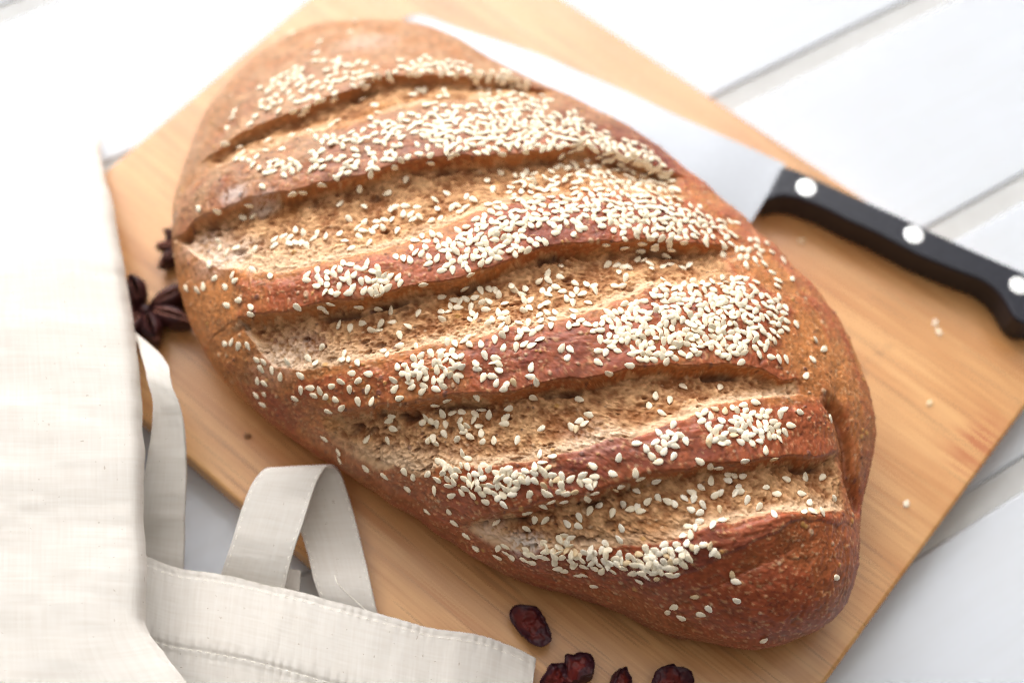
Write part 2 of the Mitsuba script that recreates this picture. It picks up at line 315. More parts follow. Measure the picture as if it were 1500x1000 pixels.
def build_loaf():
    """The loaf in millimetres: vertices, triangles, vertex colours, mask of open crumb; the first NA * NB vertices are its upper side."""
    rng = np.random.default_rng(11)
    NA, NB = 940, 600
    axis = math.radians(-50)
    a, b = np.meshgrid(np.linspace(-1, 1, NA), np.linspace(-1, 1, NB), indexing="ij")
    dx, dy = a * np.sqrt(1 - b * b / 2), b * np.sqrt(1 - a * a / 2)
    rho, th = np.hypot(dx, dy), (np.arctan2(dy, dx) + axis) % (2 * np.pi)
    ring = CubicSpline(np.radians(np.arange(0, 361, 5)), np.r_[LOAF_R, LOAF_R[0]], bc_type="periodic")
    rim = ring(th)
    x, y = LOAF_C[0] + rim * rho * np.cos(th), LOAF_C[1] + rim * rho * np.sin(th)
    z = 32 + 40 * np.clip(1 - rho ** 2.3, 0, 1) ** 0.55
    # the side below the widest line, curving in to the board
    edge = np.r_[[i * NB for i in range(NA)], [(NA - 1) * NB + j for j in range(1, NB)], [i * NB + NB - 1 for i in range(NA - 2, -1, -1)], [j for j in range(NB - 2, 0, -1)]]
    eth, erim = th.ravel()[edge], rim.ravel()[edge]
    px, py, pz = [x.ravel()], [y.ravel()], [z.ravel()]
    rings = 34
    for k in range(1, rings + 1):
        ang = k / rings * np.pi / 2
        q = 1 - 0.085 * (1 - np.cos(ang))
        px.append(LOAF_C[0] + erim * q * np.cos(eth)), py.append(LOAF_C[1] + erim * q * np.sin(eth)), pz.append(np.full(len(eth), 10.3 + 21.7 * (1 - np.sin(ang))))
    P = np.stack([np.concatenate(px), np.concatenate(py), np.concatenate(pz)], 1)
    i, j = np.meshgrid(np.arange(NA - 1), np.arange(NB - 1), indexing="ij")
    v0 = (i * NB + j).ravel()
    F = [np.stack([v0, v0 + NB, v0 + NB + 1], 1), np.stack([v0, v0 + NB + 1, v0 + 1], 1)]
    n, prev = len(edge), edge
    for k in range(rings):
        cur = NA * NB + k * n + np.arange(n)
        nx, cx = np.roll(prev, -1), np.roll(cur, -1)
        F += [np.stack([prev, cur, cx], 1), np.stack([prev, cx, nx], 1)]
        prev = cur
    F.append(np.stack([np.full(n - 2, prev[0]), prev[2:], prev[1:-1]], 1))
    F = np.vstack(F)
    base = trimesh.Trimesh(P, F, process=False)
    N = np.array(meshkit.arrays(base, True)[2])
    if N[NA * NB // 2 + NB // 2, 2] < 0:
        F = F[:, ::-1]
        N = -N
    up = np.clip(N[:, 2], 0, 1)
    sd, td = np.array([math.cos(LOAF_ANG), math.sin(LOAF_ANG)]), np.array([math.sin(LOAF_ANG), -math.cos(LOAF_ANG)])
    s, t = (P[:, :2] - LOAF_C) @ sd, (P[:, :2] - LOAF_C) @ td
    Pn = np.stack([s, t, P[:, 2]], 1)
    nz = lambda scale, o=2, seed=0, str_=1.0: meshkit.fbm(Pn / np.array([scale * str_, scale, scale]), o, seed) - 0.5
    wob = nz(9, 3, 3, 1.6)
    fine = nz(1.5, 3, 5)
    mid = nz(5, 3, 7)
    big = nz(26, 2, 9)
    tear = nz(4.5, 3, 41, 1.8)
    t_ = t + wob * 3.6 + mid * 1.4 + tear * 1.5
    H = np.zeros(len(P))
    over = np.zeros(len(P))
    crumb = np.zeros(len(P))
    pale = np.zeros(len(P))
    liptone = np.zeros(len(P))
    crev = np.zeros(len(P))
    toast = np.zeros(len(P))
    lastL, lastw = None, None
    for k in range(6):
        ut, lt = SCORE_U[k], SCORE_L[k]
        Uk, Lk = curve(ut, s), curve(lt, s)
        lo, hi = max(ut[0][0], lt[0][0]), min(ut[-1][0], lt[-1][0])
        w = sstep(lo - (9, 40, 5, 0, 2, 5)[k], lo + (3, 3, 5, 12, 8, 8)[k], s) * (1 - sstep(hi - 6, hi + 12, s))
        g = np.maximum(Lk - Uk, 2.5)
        v = t_ - Uk
        D = SCORE_DEPTH[k] * np.clip(g / 11, 0.3, 1.15)
        wd = 2.1 if k < 5 else 8.0
        lip = 1.5
        floor = np.clip((v - wd) / np.maximum(g - wd, 2), 0, 1)
        inside = (v > 0) & (v < g)
        h = np.where(v < wd, lip - (lip + D) * sstep(0, wd, v), -D * (1 - floor ** 1.25) + 0.7 * sstep(0.8, 1, floor))
        H = np.where(inside, h * w, H)
        # the crust between this cut and the one above
        if lastL is None:
            ridge = np.where(v <= 0, lip * np.exp(np.clip(v, -60, 0) / 8), 0) * w
            H = np.where(v <= 0, ridge, H)
            toast += np.where(v <= 0, np.exp(np.clip(v, -60, 0) / 16), 0) * w
        else:
            span = np.maximum(Uk - lastL, 3)
            q = np.clip((t_ - lastL) / span, 0, 1)
            on = (t_ >= lastL) & (v <= 0)
            prof = 0.7 * lastw * (1 - sstep(0, 0.25, q)) + (2.7 * np.sin(np.pi * np.clip(q * 0.82 + 0.02, 0, 1)) ** 0.8) * np.maximum(w, lastw * 0.5) + lip * sstep(0.72, 1, q) * w * 0.45
            H = np.where(on, prof, H)
            toast = np.where(on, sstep(0.0, 0.35, q) * np.maximum(w, 0.6 * lastw), toast)
        over += 1.1 * w * np.exp(-((np.minimum(v, 0) / 2.2) ** 2) - ((np.maximum(v, 0) / 0.9) ** 2)) * (k < 5)
        if k < 5:
            c = sstep(wd * 0.45, wd * 0.8, v + fine * 2.2 + mid * 2.0) * (1 - sstep(g - 0.5, g + 0.5, v + fine * 1.6 + mid * 0.8)) * sstep(0.25, 0.5, w + mid * 0.3)
            crumb = np.maximum(crumb, c)
            pale = np.maximum(pale, np.exp(-(((v - g + 1.3) / 2.0) ** 2)) * w)
            pale = np.maximum(pale, 0.8 * sstep(0.35, 0.9, floor) * inside * (1 - sstep(lo + 20, lo + 55, s)) * w)
            liptone = np.maximum(liptone, np.exp(-(((v - wd * 0.4) / 1.6) ** 2)) * w)
        slit = sstep(0.54, 0.66, meshkit.fbm(np.stack([s / 8.0 + 40 * k, s * 0, t / 14.0], 1), 2, 60 + k)) * np.exp(-(((v - wd - 0.5) / 0.85) ** 2)) * w * (k < 5)
        crev = np.maximum(crev, slit)
        lastL, lastw = Lk, w
    crumb *= sstep(0.22, 0.5, up + 0.25 * (s < -70))
    crev *= sstep(0.3, 0.6, up)
    Pn[:, 2] += 1.1 * H
    fine, rough, streak, grit = nz(1.5, 3, 5), nz(0.8, 2, 17), nz(1.3, 2, 13, 6.0), nz(0.9, 2, 21)
    # ---- the fold at the right-hand end
    fold = np.array(LOAF_FOLD)
    fp = np.vstack([np.linspace(fold[q], fold[q + 1], 40) for q in range(len(fold) - 1)])
    fd = cKDTree(fp).query(P[:, :2])[0]
    H -= 6.0 * np.exp(-((fd / 2.3) ** 2)) * (P[:, 2] > 30)
    # ---- pits and grains
    top = np.nonzero((np.arange(len(P)) < NA * NB))[0]
    cpool, kpool = top[crumb[top] > 0.8], top[crumb[top] < 0.1]
    pits = P[rng.choice(cpool, 170)][:, :2]
    prad = 0.35 + 1.15 * rng.random(170) ** 2.5
    dd, ii = cKDTree(pits @ np.stack([sd / 1.8, td], 1)).query(P[:, :2] @ np.stack([sd / 1.8, td], 1))
    pit = (1 - sstep(0.35, 1.0, dd / prad[ii] + fine * 0.5)) * sstep(0.3, 0.8, crumb)
    grains = P[rng.choice(np.r_[cpool[::3], kpool], 460)]
    grad_ = 0.4 + 0.7 * rng.random(460)
    gd, gi = cKDTree(grains).query(P)
    grain = 1 - sstep(0.5, 1.0, gd / grad_[gi])
    gtone = rng.random(460)[gi]
    aniso = np.stack([np.r_[sd / 1.6, 0], np.r_[td, 0], [0, 0, 1.0]], 1)
    flecks = P[rng.choice(top, 1100)]
    frad = 0.18 + 0.35 * rng.random(1100)
    kd, ki = cKDTree(flecks @ aniso).query(P @ aniso)
    fleck = 1 - sstep(0.5, 1.0, kd / frad[ki])
    blist = np.clip(grit - 0.10, 0, 1) * (1 - crumb)
    disp = big * 2.6 + mid * (1.0 + 1.0 * crumb) + fine * (0.35 + 1.2 * crumb) + rough * (0.30 + 1.0 * crumb) + streak * 0.30 * (1 - crumb) * (1 - liptone) * sstep(0.2, 1, toast) + blist * 0.9
    disp += grain * 0.35 - pit * 1.2 - crev * 2.2
    fade = sstep(0.0, 6.0, P[:, 2] - 10.3)
    Q = P + N * (disp * np.clip(fade, 0.15, 1))[:, None]
    Q[:, 2] += H * sstep(0.22, 0.6, up)
    Q[:, :2] += td * (over * sstep(0.2, 0.6, up))[:, None]
    Q[:, 2] = np.maximum(Q[:, 2], 10.3)
    # ---- the baked colours, with some light and shade painted in
    L3 = lambda *c: np.array(c)
    mixc = lambda A, B, m: A * (1 - m[:, None]) + B * m[:, None]
    left = sstep(30, -75, s - 0.25 * t)  # lighter left side, part of it window light painted into the crust
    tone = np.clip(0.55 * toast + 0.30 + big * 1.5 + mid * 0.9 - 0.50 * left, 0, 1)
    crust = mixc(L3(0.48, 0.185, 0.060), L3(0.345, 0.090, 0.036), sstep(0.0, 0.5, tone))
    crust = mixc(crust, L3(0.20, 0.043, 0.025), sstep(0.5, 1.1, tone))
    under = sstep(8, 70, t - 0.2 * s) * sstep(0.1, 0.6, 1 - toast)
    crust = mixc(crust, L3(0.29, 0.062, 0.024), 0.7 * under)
    far = sstep(-40, -75, t + 0.10 * s)  # pale crust of the far cap, with backlight haze painted in
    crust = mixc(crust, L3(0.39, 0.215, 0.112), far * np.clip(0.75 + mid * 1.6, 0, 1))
    crust = mixc(crust, L3(0.60, 0.33, 0.16), np.clip(blist * 4.0, 0, 0.6))
    crust *= (1 + 0.75 * fine + 0.9 * rough + 0.6 * streak * toast * (1 - liptone) + 0.45 * mid)[:, None]
    crust = mixc(crust, L3(0.40, 0.13, 0.03), np.clip(0.42 * liptone * (0.6 + 2.2 * mid + 1.2 * fine), 0, 0.6))  # orange-brown crust colour along each lip
    cr = mixc(L3(0.31, 0.118, 0.040), L3(0.58, 0.325, 0.155), sstep(-0.28, 0.28, mid + 0.9 * fine + 0.5 * pale))
    cr = mixc(cr, L3(0.72, 0.52, 0.35), np.clip(pale * 0.75 + rough * 0.5, 0, 1))
    cr = mixc(cr, L3(0.40, 0.15, 0.035), 0.55 * sstep(0.12, 0.3, nz(11, 2, 31, 2.0)))
    cr *= (1 + 0.7 * rough + 0.5 * fine)[:, None]
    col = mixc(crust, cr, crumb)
    col = mixc(col, L3(0.74, 0.47, 0.26), 0.75 * np.exp(-((np.abs(crumb - 0.5) / 0.35) ** 2)) * sstep(0.4, 0.9, pale))
    col = mixc(col, L3(0.08, 0.03, 0.02), np.clip(0.45 * pit + 0.7 * crev, 0, 0.8))  # shade inside pits and crevices painted dark
    gcol = np.where((gtone < 0.3)[:, None], L3(0.13, 0.06, 0.05), np.where((gtone < 0.6)[:, None], L3(0.55, 0.30, 0.09), L3(0.60, 0.42, 0.26)))
    col = mixc(col, 1.0 * gcol, 0.7 * grain)
    col = mixc(col, L3(0.07, 0.035, 0.03), 0.65 * fleck * (ki % 3 == 0) + 0.0)
    col = mixc(col, L3(0.70, 0.50, 0.32), 0.45 * fleck * (ki % 3 == 1))
    for (fx, fy, fr, fa) in LOAF_FLOUR:
        dq = np.hypot(((P[:, :2] - (fx, fy)) @ sd) / 1.7, (P[:, :2] - (fx, fy)) @ td) / fr
        m = fa * (1 - sstep(0.2, 1.0, dq)) * sstep(-0.12, 0.16, rough + 0.6 * fine + 0.12) * sstep(0.2, 0.5, up)
        col = mixc(col, L3(0.80, 0.77, 0.74), np.clip(m, 0, 1))
    col = mixc(col, L3(0.10, 0.030, 0.02), 0.5 * np.exp(-((fd / 1.6) ** 2)) * (P[:, 2] > 30))  # shade down in the fold, painted into the colour
    return Q, F, np.clip(col, 0.01, 0.85), crumb, NA * NB


LV, LF, LC, LM, LTOP = build_loaf()
put("bread_loaf", (LV, LF), "bread", smooth=True, color=LC, uv=np.stack([LM, LM * 0], 1))
scene["bread_loaf__crust"] = scene.pop("bread_loaf")
tag("bread_loaf", "long brown oval loaf with deep diagonal cuts and sesame seeds on a bamboo board", "bread")

# ---------------------------------------------------------------- sesame seeds
def seed_mesh(rng):
    nl, nr = 9, 12
    L, W, Hh = 3.0 * rng.uniform(0.86, 1.12), 1.88 * rng.uniform(0.88, 1.10), 0.78 * rng.uniform(0.85, 1.15)
    V, F = [], []
    for i in range(nl + 1):
        q = i / nl
        x = -0.5 + q
        w = (math.sin(math.pi * q ** 0.72)) ** 0.66 if 0 < q < 1 else 0.0
        for j in range(nr):
            a = 2 * math.pi * j / nr
            V.append([x * L, 0.5 * W * w * math.cos(a) * (1 + 0.05 * rng.normal()), 0.5 * Hh * w * math.sin(a)])
    for i in range(nl):
        for j in range(nr):
            a, b = i * nr + j, i * nr + (j + 1) % nr
            F += [[a, a + nr, b + nr], [a, b + nr, b]]
    m = trimesh.Trimesh(np.array(V) / 1000, np.array(F), process=False)
    m.fix_normals()
    return m


srng = np.random.default_rng(5)
SEED_MATS = ["sesame_cream", "sesame_pale", "sesame_cream", "sesame_pale", "sesame_toasted", "sesame_cream", "sesame_pale", "sesame_toasted"]
SEED_MESH = [seed_mesh(srng) for _ in SEED_MATS]
SEED_PLY = [ply(m, b, True) for m, b in zip(SEED_MESH, SEED_MATS)]


def seed_place(x, y, z, nrm, yaw, tilt, lift):
    nrm = np.array(nrm, float) + tilt
    nrm /= np.linalg.norm(nrm)
    a = np.array([math.cos(yaw), math.sin(yaw), 0.0])
    a -= nrm * (a @ nrm)
    a /= np.linalg.norm(a)
    M = np.eye(4)
    M[:3, 0], M[:3, 1], M[:3, 2], M[:3, 3] = a, np.cross(nrm, a), nrm, np.array([x, y, z]) / 1000 + nrm * lift / 1000
    return M


